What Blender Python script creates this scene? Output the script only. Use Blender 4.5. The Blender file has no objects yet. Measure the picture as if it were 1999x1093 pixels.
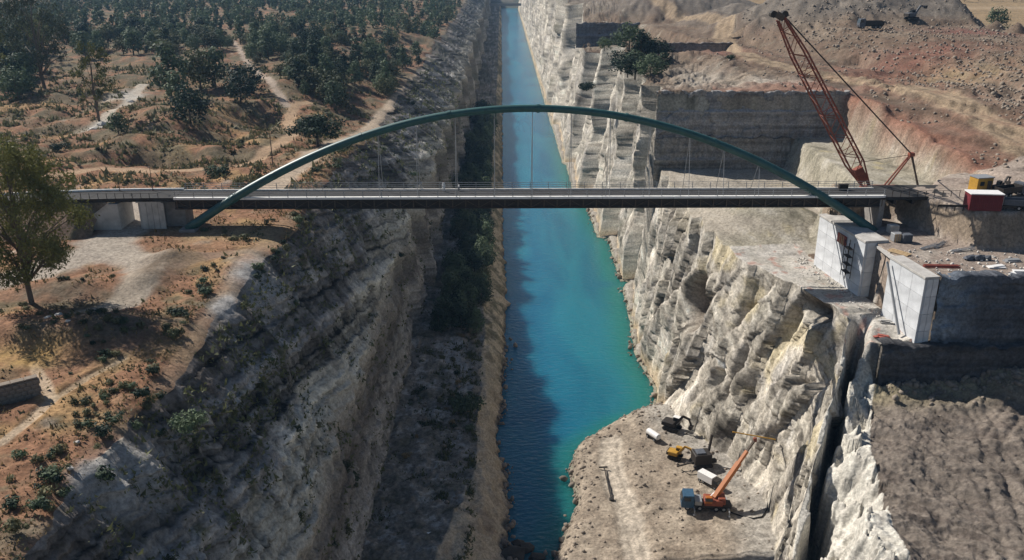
import bpy, math, random
import numpy as np
from mathutils import Vector, Matrix, Quaternion, Euler

random.seed(7)
RNG = np.random.default_rng(11)
scene = bpy.context.scene
col = scene.collection

# ------------------------------------------------------------------ camera
CAM_H = 88.0
FPX = 1700.0                     # focal length in photograph pixels (1999 wide)
PITCH = math.radians(20.8)
YAW = math.radians(-0.677)
cam_d = bpy.data.cameras.new('camera')
cam = bpy.data.objects.new('camera', cam_d)
col.objects.link(cam)
cam.location = (0, 0, CAM_H)
cam.rotation_euler = (math.pi / 2 - PITCH, 0, YAW)
cam_d.sensor_fit = 'HORIZONTAL'
cam_d.sensor_width = 36
cam_d.lens = 36 * FPX / 1999
cam_d.clip_start = 0.5
cam_d.clip_end = 9000
scene.camera = cam

# ------------------------------------------------------------------ sky and sun
SUN_EL = math.radians(39.6)
SUN_AZ = math.radians(52.5)        # from +Y towards -X
w = bpy.data.worlds.new('World')
scene.world = w
w.use_nodes = True
nt = w.node_tree
bg = nt.nodes['Background']
sky = nt.nodes.new('ShaderNodeTexSky')
sky.sky_type = 'NISHITA'
sky.sun_disc = False
sky.sun_elevation = SUN_EL
sky.sun_rotation = -SUN_AZ
sky.altitude = 100
sky.dust_density = 0.6
sky.ozone_density = 1.6
nt.links.new(sky.outputs['Color'], bg.inputs['Color'])
bg.inputs['Strength'].default_value = 0.058
sd = bpy.data.lights.new('sun', 'SUN')
sd.energy = 5.0
sd.angle = math.radians(0.53)
sd.color = (1.0, 0.94, 0.86)
sun = bpy.data.objects.new('sun', sd)
col.objects.link(sun)
S = Vector((-math.sin(SUN_AZ) * math.cos(SUN_EL), math.cos(SUN_AZ) * math.cos(SUN_EL), math.sin(SUN_EL)))
sun.rotation_euler = (-S).to_track_quat('-Z', 'Y').to_euler()
sun.location = (-100, 150, 200)
scene.view_settings.view_transform = 'Standard'
scene.view_settings.look = 'None'
scene.view_settings.exposure = 0.27
scene.view_settings.gamma = 1.0
scene.render.engine = 'CYCLES'
scene.cycles.max_bounces = 6
scene.cycles.diffuse_bounces = 2
scene.cycles.glossy_bounces = 2
scene.cycles.transmission_bounces = 2
scene.cycles.volume_bounces = 0

# ------------------------------------------------------------------ survey helper: where a sight line meets a level / a distance
RM = np.array(cam.rotation_euler.to_matrix())

def ray(u, v):
    return RM @ np.array([(u - 999.5) / FPX, -(v - 546.5) / FPX, -1.0])

def at_z(u, v, z):
    d = ray(u, v)
    t = (z - CAM_H) / d[2]
    return Vector((d[0] * t, d[1] * t, z))

def at_y(u, v, y):
    d = ray(u, v)
    t = y / d[1]
    return Vector((d[0] * t, y, CAM_H + d[2] * t))

# ------------------------------------------------------------------ noise (numpy gradient noise)
_perm = np.random.default_rng(3).permutation(256)
_perm = np.concatenate([_perm, _perm, _perm[:2]]).astype(np.int32)
_g = np.random.default_rng(5).normal(size=(256, 3))
_g /= np.linalg.norm(_g, axis=1)[:, None]
_g = _g.astype(np.float32)

def pnoise(x, y, z=0.0):
    x, y, z = np.broadcast_arrays(np.asarray(x, np.float32), np.asarray(y, np.float32), np.asarray(z, np.float32))
    xi = np.floor(x).astype(np.int32); yi = np.floor(y).astype(np.int32); zi = np.floor(z).astype(np.int32)
    fx = x - xi; fy = y - yi; fz = z - zi
    xi &= 255; yi &= 255; zi &= 255
    ux = fx * fx * fx * (fx * (fx * 6 - 15) + 10)
    uy = fy * fy * fy * (fy * (fy * 6 - 15) + 10)
    uz = fz * fz * fz * (fz * (fz * 6 - 15) + 10)
    flat = not np.any(fz)
    def corner(dx, dy, dz):
        h = _perm[_perm[_perm[xi + dx] + yi + dy] + ((zi + dz) & 255)]
        g = _g[h]
        r = g[..., 0] * (fx - dx) + g[..., 1] * (fy - dy)
        return r if flat else r + g[..., 2] * (fz - dz)
    def face(dz):
        a = corner(0, 0, dz); b = corner(1, 0, dz); c = corner(0, 1, dz); d = corner(1, 1, dz)
        p = a + ux * (b - a); q = c + ux * (d - c)
        return p + uy * (q - p)
    f0 = face(0)
    if flat:
        return f0 * 1.6
    f1 = face(1)
    return (f0 + uz * (f1 - f0)) * 1.6

def fbm(x, y, z=0.0, oct=4, gain=0.5):
    x = np.asarray(x, np.float32); y = np.asarray(y, np.float32); z = np.asarray(z, np.float32)
    if z.ndim == 0 and z != 0:
        x = x + 13.7 * z; y = y - 7.3 * z; z = np.float32(0)
    s = 0; a = 1.0; n = 0
    for i in range(oct):
        s = s + a * pnoise(x + 17.3 * i, y - 9.1 * i, z + 5.7 * i if np.any(z) else 0.0)
        n += a; a *= gain
        x = x * 2.03; y = y * 2.03; z = z * 2.03
    return s / n ** 0.75

def ridged(x, y, z=0.0, oct=4):
    s = 0; a = 1.0
    x = np.asarray(x, np.float32); y = np.asarray(y, np.float32); z = np.asarray(z, np.float32)
    if z.ndim == 0 and z != 0:
        x = x + 11.9 * z; y = y - 5.3 * z; z = np.float32(0)
    for i in range(oct):
        s = s + a * (1 - 2 * np.abs(pnoise(x + 31.7 * i, y + 3.3 * i, z + 1.3 * i if np.any(z) else 0.0)))
        a *= 0.5; x = x * 2.1; y = y * 2.1; z = z * 2.1
    return s / 1.9

def ss(x, a, b):
    t = np.clip((x - a) / (b - a), 0, 1)
    return t * t * (3 - 2 * t)

def lerp(a, b, t):
    return a + (b - a) * t

def mixc(c, d, t):
    t = np.asarray(t)[..., None]
    return c * (1 - t) + np.asarray(d, np.float32) * t

def seg_dist(x, y, pts):
    best = np.full(np.shape(x), 1e9, np.float32)
    for (ax, ay), (bx, by) in zip(pts[:-1], pts[1:]):
        dx, dy = bx - ax, by - ay
        L = dx * dx + dy * dy + 1e-9
        t = np.clip(((x - ax) * dx + (y - ay) * dy) / L, 0, 1)
        best = np.minimum(best, np.hypot(x - ax - t * dx, y - ay - t * dy))
    return best

def cells(a, b, seed=0.0):
    """jointed-rock pattern: per-block random values, position inside the block, distance to the joint"""
    a = np.asarray(a, np.float32); b = np.asarray(b, np.float32)
    k = int(seed * 7) & 255
    ia = np.floor(a).astype(np.int32); ib = np.floor(b).astype(np.int32)
    F1 = np.full(a.shape, 9.0, np.float32); F2 = F1.copy()
    R1 = np.zeros_like(F1); R2 = R1.copy(); R3 = R1.copy(); DA = R1.copy(); DB = R1.copy()
    for di in (-1, 0, 1):
        for dj in (-1, 0, 1):
            h = _perm[_perm[(ia + di + k) & 255] + ((ib + dj) & 255)]
            h2 = _perm[(h + 57) & 255]; h3 = _perm[(h + 131) & 255]; h4 = _perm[(h2 + 77) & 255]; h5 = _perm[(h3 + 29) & 255]
            da = a - (ia + di + 0.1 + 0.8 * h / 255.0); db = b - (ib + dj + 0.1 + 0.8 * h2 / 255.0)
            d = np.maximum(np.abs(da), np.abs(db)) * 0.6 + 0.4 * np.hypot(da, db)
            n = d < F1
            F2 = np.where(n, F1, np.minimum(F2, d))
            F1 = np.where(n, d, F1)
            for arr, val in ((R1, h3 / 255.0), (R2, h4 / 255.0), (R3, h5 / 255.0), (DA, da), (DB, db)):
                np.copyto(arr, val.astype(np.float32), where=n)
    return R1, R2, R3, DA, DB, F2 - F1

def blocks(a, b, seed, tilt=1.0):
    r1, r2, r3, da, db, e = cells(a, b, seed)
    return (r1 - 0.5) * 2 + tilt * ((r2 - 0.5) * 2 * da + (r3 - 0.5) * 2 * db), np.exp(-e / 0.07), r1

def layer1(s, seed):
    """beds of rock: random value of the bed and closeness to its parting"""
    k = np.floor(s).astype(np.int32); f = s - k
    return _perm[(k + seed) & 255].astype(np.float32) / 127.5 - 1.0, np.exp(-np.minimum(f, 1 - f) / 0.06)

# ------------------------------------------------------------------ materials
MAT = {}

def new_mat(name):
    m = bpy.data.materials.new(name)
    m.use_nodes = True
    MAT[name] = m
    return m, m.node_tree.nodes, m.node_tree.links, m.node_tree.nodes['Principled BSDF']

def simple(name, c, rough=0.7, metal=0.0, var=0.25, scale=3.0, spec=0.3, dirt=None, bump=0.0):
    m, N, L, b = new_mat(name)
    tc = N.new('ShaderNodeTexCoord')
    no = N.new('ShaderNodeTexNoise'); no.inputs['Scale'].default_value = scale; no.inputs['Detail'].default_value = 6
    no.inputs['Roughness'].default_value = 0.65
    L.new(tc.outputs['Object'], no.inputs['Vector'])
    r = N.new('ShaderNodeValToRGB')
    lo = dirt if dirt else tuple(v * (1 - var) for v in c)
    r.color_ramp.elements[0].color = (*lo, 1); r.color_ramp.elements[0].position = 0.3
    r.color_ramp.elements[1].color = (*[min(1, v * (1 + var * 0.5)) for v in c], 1); r.color_ramp.elements[1].position = 0.68
    L.new(no.outputs['Fac'], r.inputs['Fac'])
    L.new(r.outputs['Color'], b.inputs['Base Color'])
    b.inputs['Roughness'].default_value = rough
    b.inputs['Metallic'].default_value = metal
    b.inputs['Specular IOR Level'].default_value = spec
    if bump:
        bp = N.new('ShaderNodeBump'); bp.inputs['Strength'].default_value = bump; bp.inputs['Distance'].default_value = 0.05
        L.new(no.outputs['Fac'], bp.inputs['Height']); L.new(bp.outputs['Normal'], b.inputs['Normal'])
    return m

def terrain_mat():
    m, N, L, b = new_mat('terrain')
    at = N.new('ShaderNodeAttribute'); at.attribute_name = 'col'
    tc = N.new('ShaderNodeTexCoord')
    n1 = N.new('ShaderNodeTexNoise'); n1.inputs['Scale'].default_value = 2.2; n1.inputs['Detail'].default_value = 9; n1.inputs['Roughness'].default_value = 0.72
    n2 = N.new('ShaderNodeTexNoise'); n2.inputs['Scale'].default_value = 0.35; n2.inputs['Detail'].default_value = 6; n2.inputs['Roughness'].default_value = 0.6
    for n in (n1, n2): L.new(tc.outputs['Object'], n.inputs['Vector'])
    m1 = N.new('ShaderNodeMapRange'); m1.inputs[1].default_value = 0.28; m1.inputs[2].default_value = 0.72; m1.inputs[3].default_value = 0.42; m1.inputs[4].default_value = 1.52
    m2 = N.new('ShaderNodeMapRange'); m2.inputs[1].default_value = 0.3; m2.inputs[2].default_value = 0.7; m2.inputs[3].default_value = 0.80; m2.inputs[4].default_value = 1.18
    L.new(n1.outputs['Fac'], m1.inputs[0]); L.new(n2.outputs['Fac'], m2.inputs[0])
    mu = N.new('ShaderNodeMath'); mu.operation = 'MULTIPLY'
    L.new(m1.outputs[0], mu.inputs[0]); L.new(m2.outputs[0], mu.inputs[1])
    mx = N.new('ShaderNodeVectorMath'); mx.operation = 'SCALE'
    L.new(at.outputs['Color'], mx.inputs[0]); L.new(mu.outputs[0], mx.inputs['Scale'])
    L.new(mx.outputs['Vector'], b.inputs['Base Color'])
    bp = N.new('ShaderNodeBump'); bp.inputs['Strength'].default_value = 0.7; bp.inputs['Distance'].default_value = 0.25
    L.new(n1.outputs['Fac'], bp.inputs['Height']); L.new(bp.outputs['Normal'], b.inputs['Normal'])
    b.inputs['Roughness'].default_value = 0.95
    b.inputs['Specular IOR Level'].default_value = 0.12
    return m
terrain_mat()

def water_mat():
    m, N, L, b = new_mat('water')
    tc = N.new('ShaderNodeTexCoord')
    n1 = N.new('ShaderNodeTexNoise'); n1.inputs['Scale'].default_value = 0.7; n1.inputs['Detail'].default_value = 5
    n2 = N.new('ShaderNodeTexNoise'); n2.inputs['Scale'].default_value = 0.02; n2.inputs['Detail'].default_value = 5; n2.inputs['Distortion'].default_value = 1.2
    mp = N.new('ShaderNodeMapping'); mp.inputs['Scale'].default_value = (1.0, 1.7, 1)
    L.new(tc.outputs['Object'], mp.inputs['Vector']); L.new(mp.outputs['Vector'], n1.inputs['Vector'])
    mp2 = N.new('ShaderNodeMapping'); mp2.inputs['Scale'].default_value = (3.5, 0.8, 1)
    L.new(tc.outputs['Object'], mp2.inputs['Vector']); L.new(mp2.outputs['Vector'], n2.inputs['Vector'])
    # milky limestone water: suspended sediment in drifting plumes, shallower and greener by the right bank
    at = N.new('ShaderNodeAttribute'); at.attribute_name = 'shoal'
    ramp = N.new('ShaderNodeValToRGB')
    ramp.color_ramp.elements[0].position = 0.35; ramp.color_ramp.elements[0].color = (0.006, 0.105, 0.195, 1)
    ramp.color_ramp.elements[1].position = 0.66; ramp.color_ramp.elements[1].color = (0.014, 0.165, 0.245, 1)
    L.new(n2.outputs['Fac'], ramp.inputs['Fac'])
    mx = N.new('ShaderNodeMix'); mx.data_type = 'RGBA'
    mx.inputs['B'].default_value = (0.014, 0.165, 0.155, 1)
    L.new(at.outputs['Fac'], mx.inputs['Factor']); L.new(ramp.outputs['Color'], mx.inputs['A'])
    L.new(mx.outputs['Result'], b.inputs['Base Color'])
    b.inputs['Roughness'].default_value = 0.13
    b.inputs['Subsurface Weight'].default_value = 1.0
    b.inputs['Subsurface Radius'].default_value = (0.6, 1.0, 1.2)
    b.inputs['Subsurface Scale'].default_value = 22.0
    b.inputs['IOR'].default_value = 1.33
    b.inputs['Specular IOR Level'].default_value = 0.5
    bp = N.new('ShaderNodeBump'); bp.inputs['Strength'].default_value = 0.9; bp.inputs['Distance'].default_value = 0.3
    L.new(n1.outputs['Fac'], bp.inputs['Height']); L.new(bp.outputs['Normal'], b.inputs['Normal'])
water_mat()

def leaf_mat(name, dark, light, rnd=0.6):
    m, N, L, b = new_mat(name)
    oi = N.new('ShaderNodeObjectInfo')
    tc = N.new('ShaderNodeTexCoord')
    no = N.new('ShaderNodeTexNoise'); no.inputs['Scale'].default_value = 0.9; no.inputs['Detail'].default_value = 5
    L.new(tc.outputs['Object'], no.inputs['Vector'])
    ad = N.new('ShaderNodeMath'); ad.operation = 'MULTIPLY_ADD'
    ad.inputs[1].default_value = rnd; ad.inputs[2].default_value = -rnd / 2
    L.new(oi.outputs['Random'], ad.inputs[0])
    a2 = N.new('ShaderNodeMath'); a2.operation = 'ADD'
    L.new(no.outputs['Fac'], a2.inputs[0]); L.new(ad.outputs[0], a2.inputs[1])
    r = N.new('ShaderNodeValToRGB')
    r.color_ramp.elements[0].position = 0.3; r.color_ramp.elements[0].color = (*dark, 1)
    r.color_ramp.elements[1].position = 0.7; r.color_ramp.elements[1].color = (*light, 1)
    L.new(a2.outputs[0], r.inputs['Fac'])
    L.new(r.outputs['Color'], b.inputs['Base Color'])
    b.inputs['Roughness'].default_value = 0.7
    b.inputs['Specular IOR Level'].default_value = 0.2
    tr = N.new('ShaderNodeBsdfTranslucent'); L.new(r.outputs['Color'], tr.inputs['Color'])
    ms = N.new('ShaderNodeMixShader'); ms.inputs[0].default_value = 0.2
    L.new(b.outputs[0], ms.inputs[1]); L.new(tr.outputs[0], ms.inputs[2])
    L.new(ms.outputs[0], N['Material Output'].inputs['Surface'])
    return m
leaf_mat('leaf_pine', (0.022, 0.040, 0.028), (0.115, 0.155, 0.085))
leaf_mat('leaf_olive', (0.050, 0.060, 0.032), (0.135, 0.145, 0.070))
leaf_mat('leaf_eucalypt', (0.042, 0.052, 0.018), (0.175, 0.175, 0.055))
leaf_mat('leaf_scrub', (0.075, 0.080, 0.042), (0.20, 0.19, 0.10))
leaf_mat('leaf_dry', (0.20, 0.145, 0.075), (0.36, 0.265, 0.13))
simple('bark', (0.16, 0.125, 0.095), 0.9, var=0.4, scale=4)
simple('bark_pale', (0.30, 0.25, 0.20), 0.9, var=0.4, scale=3)
simple('concrete', (0.62, 0.635, 0.65), 0.85, var=0.24, scale=0.45)
simple('concrete_old', (0.48, 0.46, 0.43), 0.88, var=0.3, scale=0.7, bump=0.2)
simple('concrete_dark', (0.26, 0.245, 0.23), 0.9, var=0.3, scale=1.2)
simple('deck_edge', (0.80, 0.79, 0.76), 0.8, var=0.15, scale=1.5)
simple('asphalt', (0.034, 0.032, 0.031), 0.9, var=0.25, scale=2)
simple('arch_green', (0.028, 0.10, 0.095), 0.45, var=0.3, scale=1.2, spec=0.5)
simple('steel_dark', (0.036, 0.030, 0.026), 0.6, var=0.3, scale=3)
simple('steel_rust', (0.11, 0.085, 0.066), 0.8, var=0.4, scale=3)
simple('steel_grey', (0.33, 0.34, 0.35), 0.5, metal=0.3, var=0.15)
simple('crane_red', (0.25, 0.072, 0.042), 0.55, var=0.35, scale=1.5)
simple('orange', (0.40, 0.125, 0.025), 0.45, var=0.2, scale=1.5)
simple('yellow', (0.48, 0.27, 0.045), 0.5, var=0.25, scale=1.5)
simple('blue_paint', (0.04, 0.095, 0.16), 0.45, var=0.25, scale=2)
simple('red_box', (0.15, 0.022, 0.028), 0.55, var=0.3, scale=1.5)
simple('white_paint', (0.78, 0.77, 0.75), 0.5, var=0.12, scale=2)
simple('black_rubber', (0.018, 0.018, 0.019), 0.8, var=0.3)
simple('glass', (0.02, 0.028, 0.035), 0.08, var=0.1, spec=0.6)
simple('timber', (0.52, 0.38, 0.22), 0.8, var=0.3, scale=4)
simple('plywood_red', (0.36, 0.10, 0.075), 0.7, var=0.3, scale=3)
simple('tarp', (0.10, 0.11, 0.13), 0.7, var=0.3, scale=3)
simple('rock', (0.27, 0.225, 0.18), 0.95, var=0.4, scale=0.8, bump=0.6)
simple('rock_white', (0.56, 0.53, 0.48), 0.95, var=0.3, scale=0.8, bump=0.6)
simple('rock_dark', (0.075, 0.065, 0.055), 0.9, var=0.4, scale=0.8, bump=0.6)
simple('stone_wall', (0.24, 0.20, 0.165), 0.95, var=0.4, scale=2.5, bump=0.6)
simple('skin', (0.45, 0.27, 0.19), 0.6, var=0.1)
simple('cloth_white', (0.75, 0.74, 0.72), 0.9, var=0.1)
simple('cloth_dark', (0.05, 0.055, 0.08), 0.9, var=0.2)
simple('hair', (0.03, 0.02, 0.015), 0.7, var=0.2)

# ------------------------------------------------------------------ mesh helpers
def grid_mesh(name, X, Y, Z, C, mat='terrain', extra=None, flip=False, smooth=False):
    r, c = X.shape
    n = r * c
    co = np.stack([X, Y, Z], -1).reshape(-1, 3).astype(np.float32)
    idx = np.arange(n, dtype=np.int32).reshape(r, c)
    q = np.stack([idx[:-1, :-1], idx[:-1, 1:], idx[1:, 1:], idx[1:, :-1]], -1).reshape(-1, 4)
    if flip:
        q = q[:, ::-1]
    me = bpy.data.meshes.new(name)
    fill_mesh(me, co, q)
    if C is not None:
        a = me.attributes.new('col', 'FLOAT_COLOR', 'POINT')
        cc = np.ones((n, 4), np.float32); cc[:, :3] = np.clip(C.reshape(-1, 3), 0, 1)
        a.data.foreach_set('color', cc.ravel())
    if extra:
        for k, val in extra.items():
            a = me.attributes.new(k, 'FLOAT', 'POINT')
            a.data.foreach_set('value', val.astype(np.float32).ravel())
    if smooth:
        me.shade_smooth()
    me.materials.append(MAT[mat])
    o = bpy.data.objects.new(name, me)
    col.objects.link(o)
    return o

def fill_mesh(me, co, q):
    k = q.shape[1]
    me.vertices.add(len(co)); me.vertices.foreach_set('co', np.ascontiguousarray(co, np.float32).ravel())
    me.loops.add(q.size); me.loops.foreach_set('vertex_index', np.ascontiguousarray(q, np.int32).ravel())
    me.polygons.add(len(q)); me.polygons.foreach_set('loop_start', np.arange(0, q.size, k, dtype=np.int32))
    me.polygons.foreach_set('loop_total', np.full(len(q), k, np.int32))
    me.update(calc_edges=True)

def tag(o, label=None, cat=None, group=None, kind=None):
    if label: o['label'] = label
    if cat: o['category'] = cat
    if group: o['group'] = group
    if kind: o['kind'] = kind
    return o

def empty(name, loc, label, cat, group=None, rz=0.0):
    o = bpy.data.objects.new(name, None)
    o.location = loc; o.rotation_euler = (0, 0, rz); o.empty_display_size = 0.5
    col.objects.link(o)
    return tag(o, label, cat, group)

class MB:
    """collects solids; build() links them as ONE mesh object"""
    def __init__(s): s.v = []; s.f = []
    def add(s, vs, fs):
        b = len(s.v); s.v += [tuple(p) for p in vs]; s.f += [tuple(i + b for i in f) for f in fs]
        return s
    def box(s, c, size, rot=None, taper=1.0, bev=0.0):
        hx, hy, hz = size[0] / 2, size[1] / 2, size[2] / 2
        if bev:
            vs = []
            bx, by = hx - bev, hy - bev
            ring = [(-bx, -hy), (bx, -hy), (hx, -by), (hx, by), (bx, hy), (-bx, hy), (-hx, by), (-hx, -by)]
            for z, k in ((-hz, 1), (hz - bev, 1), (hz, None)):
                for (x, y) in ring:
                    if k is None:
                        vs.append((x * (hx - bev) / hx, y * (hy - bev) / hy, z))
                    else:
                        vs.append((x, y, z))
            fs = [tuple(range(7, -1, -1)), tuple(range(16, 24))]
            for r in (0, 8):
                for i in range(8):
                    j = (i + 1) % 8
                    fs.append((r + i, r + j, r + 8 + j, r + 8 + i))
        else:
            vs = [(-hx, -hy, -hz), (hx, -hy, -hz), (hx, hy, -hz), (-hx, hy, -hz)]
            vs += [(x * taper, y * taper, hz) for x, y, _ in vs]
            fs = [(0, 3, 2, 1), (4, 5, 6, 7), (0, 1, 5, 4), (1, 2, 6, 5), (2, 3, 7, 6), (3, 0, 4, 7)]
        M = rot if rot is not None else Matrix.Identity(3)
        return s.add([M @ Vector(p) + Vector(c) for p in vs], fs)
    def tube(s, pts, rad, n=8, caps=True):
        pts = [Vector(p) for p in pts]
        rads = rad if isinstance(rad, (list, tuple)) else [rad] * len(pts)
        vs = []; up = None
        for i, p in enumerate(pts):
            t = (pts[min(i + 1, len(pts) - 1)] - pts[max(i - 1, 0)])
            t = t.normalized() if t.length > 1e-9 else Vector((0, 0, 1))
            if up is None:
                up = Vector((0, 0, 1)) if abs(t.z) < 0.9 else Vector((1, 0, 0))
            a = t.cross(up)
            if a.length < 1e-4: a = t.cross(Vector((0, 1, 0)))
            a.normalize(); b = t.cross(a).normalized(); up = -b if False else up
            for k in range(n):
                an = 2 * math.pi * (k + 0.5) / n
                vs.append(p + (a * math.cos(an) + b * math.sin(an)) * rads[i])
        fs = []
        for i in range(len(pts) - 1):
            for k in range(n):
                j = (k + 1) % n
                fs.append((i * n + k, i * n + j, (i + 1) * n + j, (i + 1) * n + k))
        if caps:
            fs.append(tuple(range(n - 1, -1, -1)))
            fs.append(tuple(range((len(pts) - 1) * n, len(pts) * n)))
        return s.add(vs, fs)
    def beam(s, p, q, w, h=None):
        p, q = Vector(p), Vector(q); d = q - p; L = d.length; t = d / L
        up = Vector((0, 0, 1)) if abs(t.z) < 0.95 else Vector((0, 1, 0))
        a = t.cross(up).normalized(); b = a.cross(t).normalized()
        M = Matrix((a, t, b)).transposed()
        return s.box((p + q) / 2, (w, L, h or w), M)
    def prism(s, prof, x0, x1, axis='x'):
        n = len(prof)
        def P(a, b, t):
            return (t, a, b) if axis == 'x' else ((a, t, b) if axis == 'y' else (a, b, t))
        vs = [P(a, b, x0) for a, b in prof] + [P(a, b, x1) for a, b in prof]
        fs = [tuple(range(n - 1, -1, -1)), tuple(range(n, 2 * n))]
        for i in range(n):
            j = (i + 1) % n
            fs.append((i, j, n + j, n + i))
        return s.add(vs, fs)
    def rock(s, c, r, seed, sq=(1, 1, 1)):
        rr = random.Random(seed)
        t = (1 + 5 ** 0.5) / 2
        vs = [(-1, t, 0), (1, t, 0), (-1, -t, 0), (1, -t, 0), (0, -1, t), (0, 1, t), (0, -1, -t), (0, 1, -t), (t, 0, -1), (t, 0, 1), (-t, 0, -1), (-t, 0, 1)]
        fs = [(0, 11, 5), (0, 5, 1), (0, 1, 7), (0, 7, 10), (0, 10, 11), (1, 5, 9), (5, 11, 4), (11, 10, 2), (10, 7, 6), (7, 1, 8), (3, 9, 4), (3, 4, 2), (3, 2, 6), (3, 6, 8), (3, 8, 9), (4, 9, 5), (2, 4, 11), (6, 2, 10), (8, 6, 7), (9, 8, 1)]
        M = Euler((rr.random() * 6, rr.random() * 6, rr.random() * 6)).to_matrix()
        out = []
        for p in vs:
            q = M @ (Vector(p).normalized() * r * rr.uniform(0.65, 1.2))
            out.append((q.x * sq[0] + c[0], q.y * sq[1] + c[1], q.z * sq[2] + c[2]))
        return s.add(out, fs)
    def mesh(s, name, mat, smooth=False):
        me = bpy.data.meshes.new(name)
        me.from_pydata(s.v, [], s.f)
        me.validate()
        me.update()
        import bmesh
        bm = bmesh.new(); bm.from_mesh(me); bmesh.ops.recalc_face_normals(bm, faces=bm.faces); bm.to_mesh(me); bm.free()
        if smooth: me.shade_smooth()
        me.materials.append(MAT[mat])
        return me
    def build(s, name, mat, parent=None, loc=None, smooth=False):
        o = bpy.data.objects.new(name, s.mesh(name, mat, smooth))
        col.objects.link(o)
        if loc is not None: o.location = loc
        if parent is not None: o.parent = parent
        return o

def inst(name, me, parent=None, loc=(0, 0, 0), rz=0.0, sc=1.0):
    o = bpy.data.objects.new(name, me)
    col.objects.link(o)
    o.location = loc; o.rotation_euler = (0, 0, rz)
    o.scale = (sc, sc, sc) if not isinstance(sc, (tuple, list)) else sc
    if parent is not None: o.parent = parent
    return o
# ================================================================== TERRAIN
def rows(y_lo, drop, step):
    v = np.arange(1125, -10, -step)
    d = v - 546.5
    ratio = (FPX * math.sin(PITCH) + d * math.cos(PITCH)) / (FPX * math.cos(PITCH) - d * math.sin(PITCH))
    ys = drop / ratio
    near = np.arange(y_lo, ys[0], 0.28)
    far = np.array([ys[-1] * k for k in (1.1, 1.25, 1.45, 1.7, 2.0, 2.4, 3.0)])
    return np.concatenate([near, ys, far]).astype(np.float32)

def pz(pts, z):
    return [tuple(at_z(u, v, z)[:2]) for u, v in pts]

def gauss(x, y, c, rx, ry=None, rot=0.0):
    ry = ry or rx
    dx, dy = x - c[0], y - c[1]
    ca, sa = math.cos(rot), math.sin(rot)
    a = (dx * ca + dy * sa) / rx; b = (-dx * sa + dy * ca) / ry
    return np.exp(-(a * a + b * b))

ZL = 46.0
# tracks of the left plateau (surveyed as level polylines)
TRACKS_L = [  # (points, half width, colour, strength)
    (pz([(830, 105), (800, 132), (750, 180), (700, 225), (640, 275), (590, 315), (545, 355), (500, 385)], ZL), 2.6, (0.44, 0.36, 0.285), 1.0),
    (pz([(560, 430), (510, 480), (470, 530), (430, 590), (370, 680), (325, 745)], ZL), 1.3, (0.32, 0.235, 0.17), 0.5),
    (pz([(0, 548), (70, 530), (140, 505), (200, 480), (240, 455), (268, 432), (275, 410), (285, 390)], ZL), 3.4, (0.40, 0.36, 0.32), 0.95),
    (pz([(215, 480), (265, 500), (290, 525), (275, 560), (235, 590), (165, 612)], ZL), 2.2, (0.40, 0.36, 0.31), 0.9),
    (pz([(190, 470), (250, 500), (285, 515)], ZL), 3.0, (0.38, 0.34, 0.30), 0.8),
    (pz([(100, 345), (200, 330), (300, 335), (380, 330), (450, 322), (500, 300), (545, 270), (572, 240), (562, 210), (575, 190), (620, 180)], ZL), 1.7, (0.42, 0.30, 0.205), 0.9),
    (pz([(325, 759), (265, 820), (189, 892), (140, 960), (91, 1050), (70, 1093)], ZL), 0.42, (0.46, 0.42, 0.36), 1.0),
    (pz([(62, 700), (76, 729), (102, 778), (60, 820), (0, 862)], ZL), 0.55, (0.46, 0.37, 0.28), 0.9),
    (pz([(102, 778), (170, 735), (240, 700)], ZL), 0.45, (0.42, 0.34, 0.25), 0.7),
    (pz([(278, 165), (255, 195), (225, 225), (190, 245)], ZL), 1.6, (0.46, 0.42, 0.37), 0.9),
    (pz([(450, 70), (480, 120), (520, 160), (560, 195)], ZL), 1.2, (0.42, 0.35, 0.30), 0.9),
    (pz([(350, 520), (420, 500), (480, 490)], ZL), 1.6, (0.31, 0.25, 0.20), 0.5),
]
BUMPS_L = [  # centre pixel, rx, ry, height
    ((288, 303), 9.0, 6.0, -5.0), ((288, 276), 11, 5.5, 1.6), ((470, 300), 7, 5, -1.4), ((430, 250), 9, 12, -5.0), ((500, 215), 8, 11, -4.5), ((330, 235), 9, 10, 3.0), ((255, 225), 8, 9, 2.2), ((560, 165), 12, 12, 2.5), ((100, 200), 12, 14, 2.2), ((170, 170), 9, 10, -3.0), ((150, 275), 8, 7, -2.6),
    ((345, 505), 4.5, 3.0, 1.6), ((290, 545), 3.0, 5.0, 1.3), ((205, 650), 7, 5, 2.0), ((140, 560), 6, 3, 1.0), ((60, 640), 7, 3.5, 0.9),
    ((40, 690), 6, 4, -0.8), ((230, 160), 10, 12, 1.5), ((760, 95), 14, 16, -5.0), ((790, 62), 26, 14, 3.5), ((640, 150), 22, 12, 1.5),
    ((120, 250), 9, 9, -1.6), ((60, 330), 10, 8, 1.0), ((420, 315), 6, 4, -1.2), ((200, 300), 12, 6, 0.8), ((480, 520), 6, 4, 0.6), ((380, 430), 5, 2.5, 0.7),
]
_bump_w = [((at_z(u, v, ZL).x, at_z(u, v, ZL).y), rx, ry, h) for (u, v), rx, ry, h in BUMPS_L]

def track_mask_l(x, y):
    m = np.zeros(np.shape(x), np.float32)
    for pts, hw, c, s in TRACKS_L:
        d = seg_dist(x, y, pts)
        m = np.maximum(m, 1 - ss(d, hw * 0.8, hw * 1.7))
    return m

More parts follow.
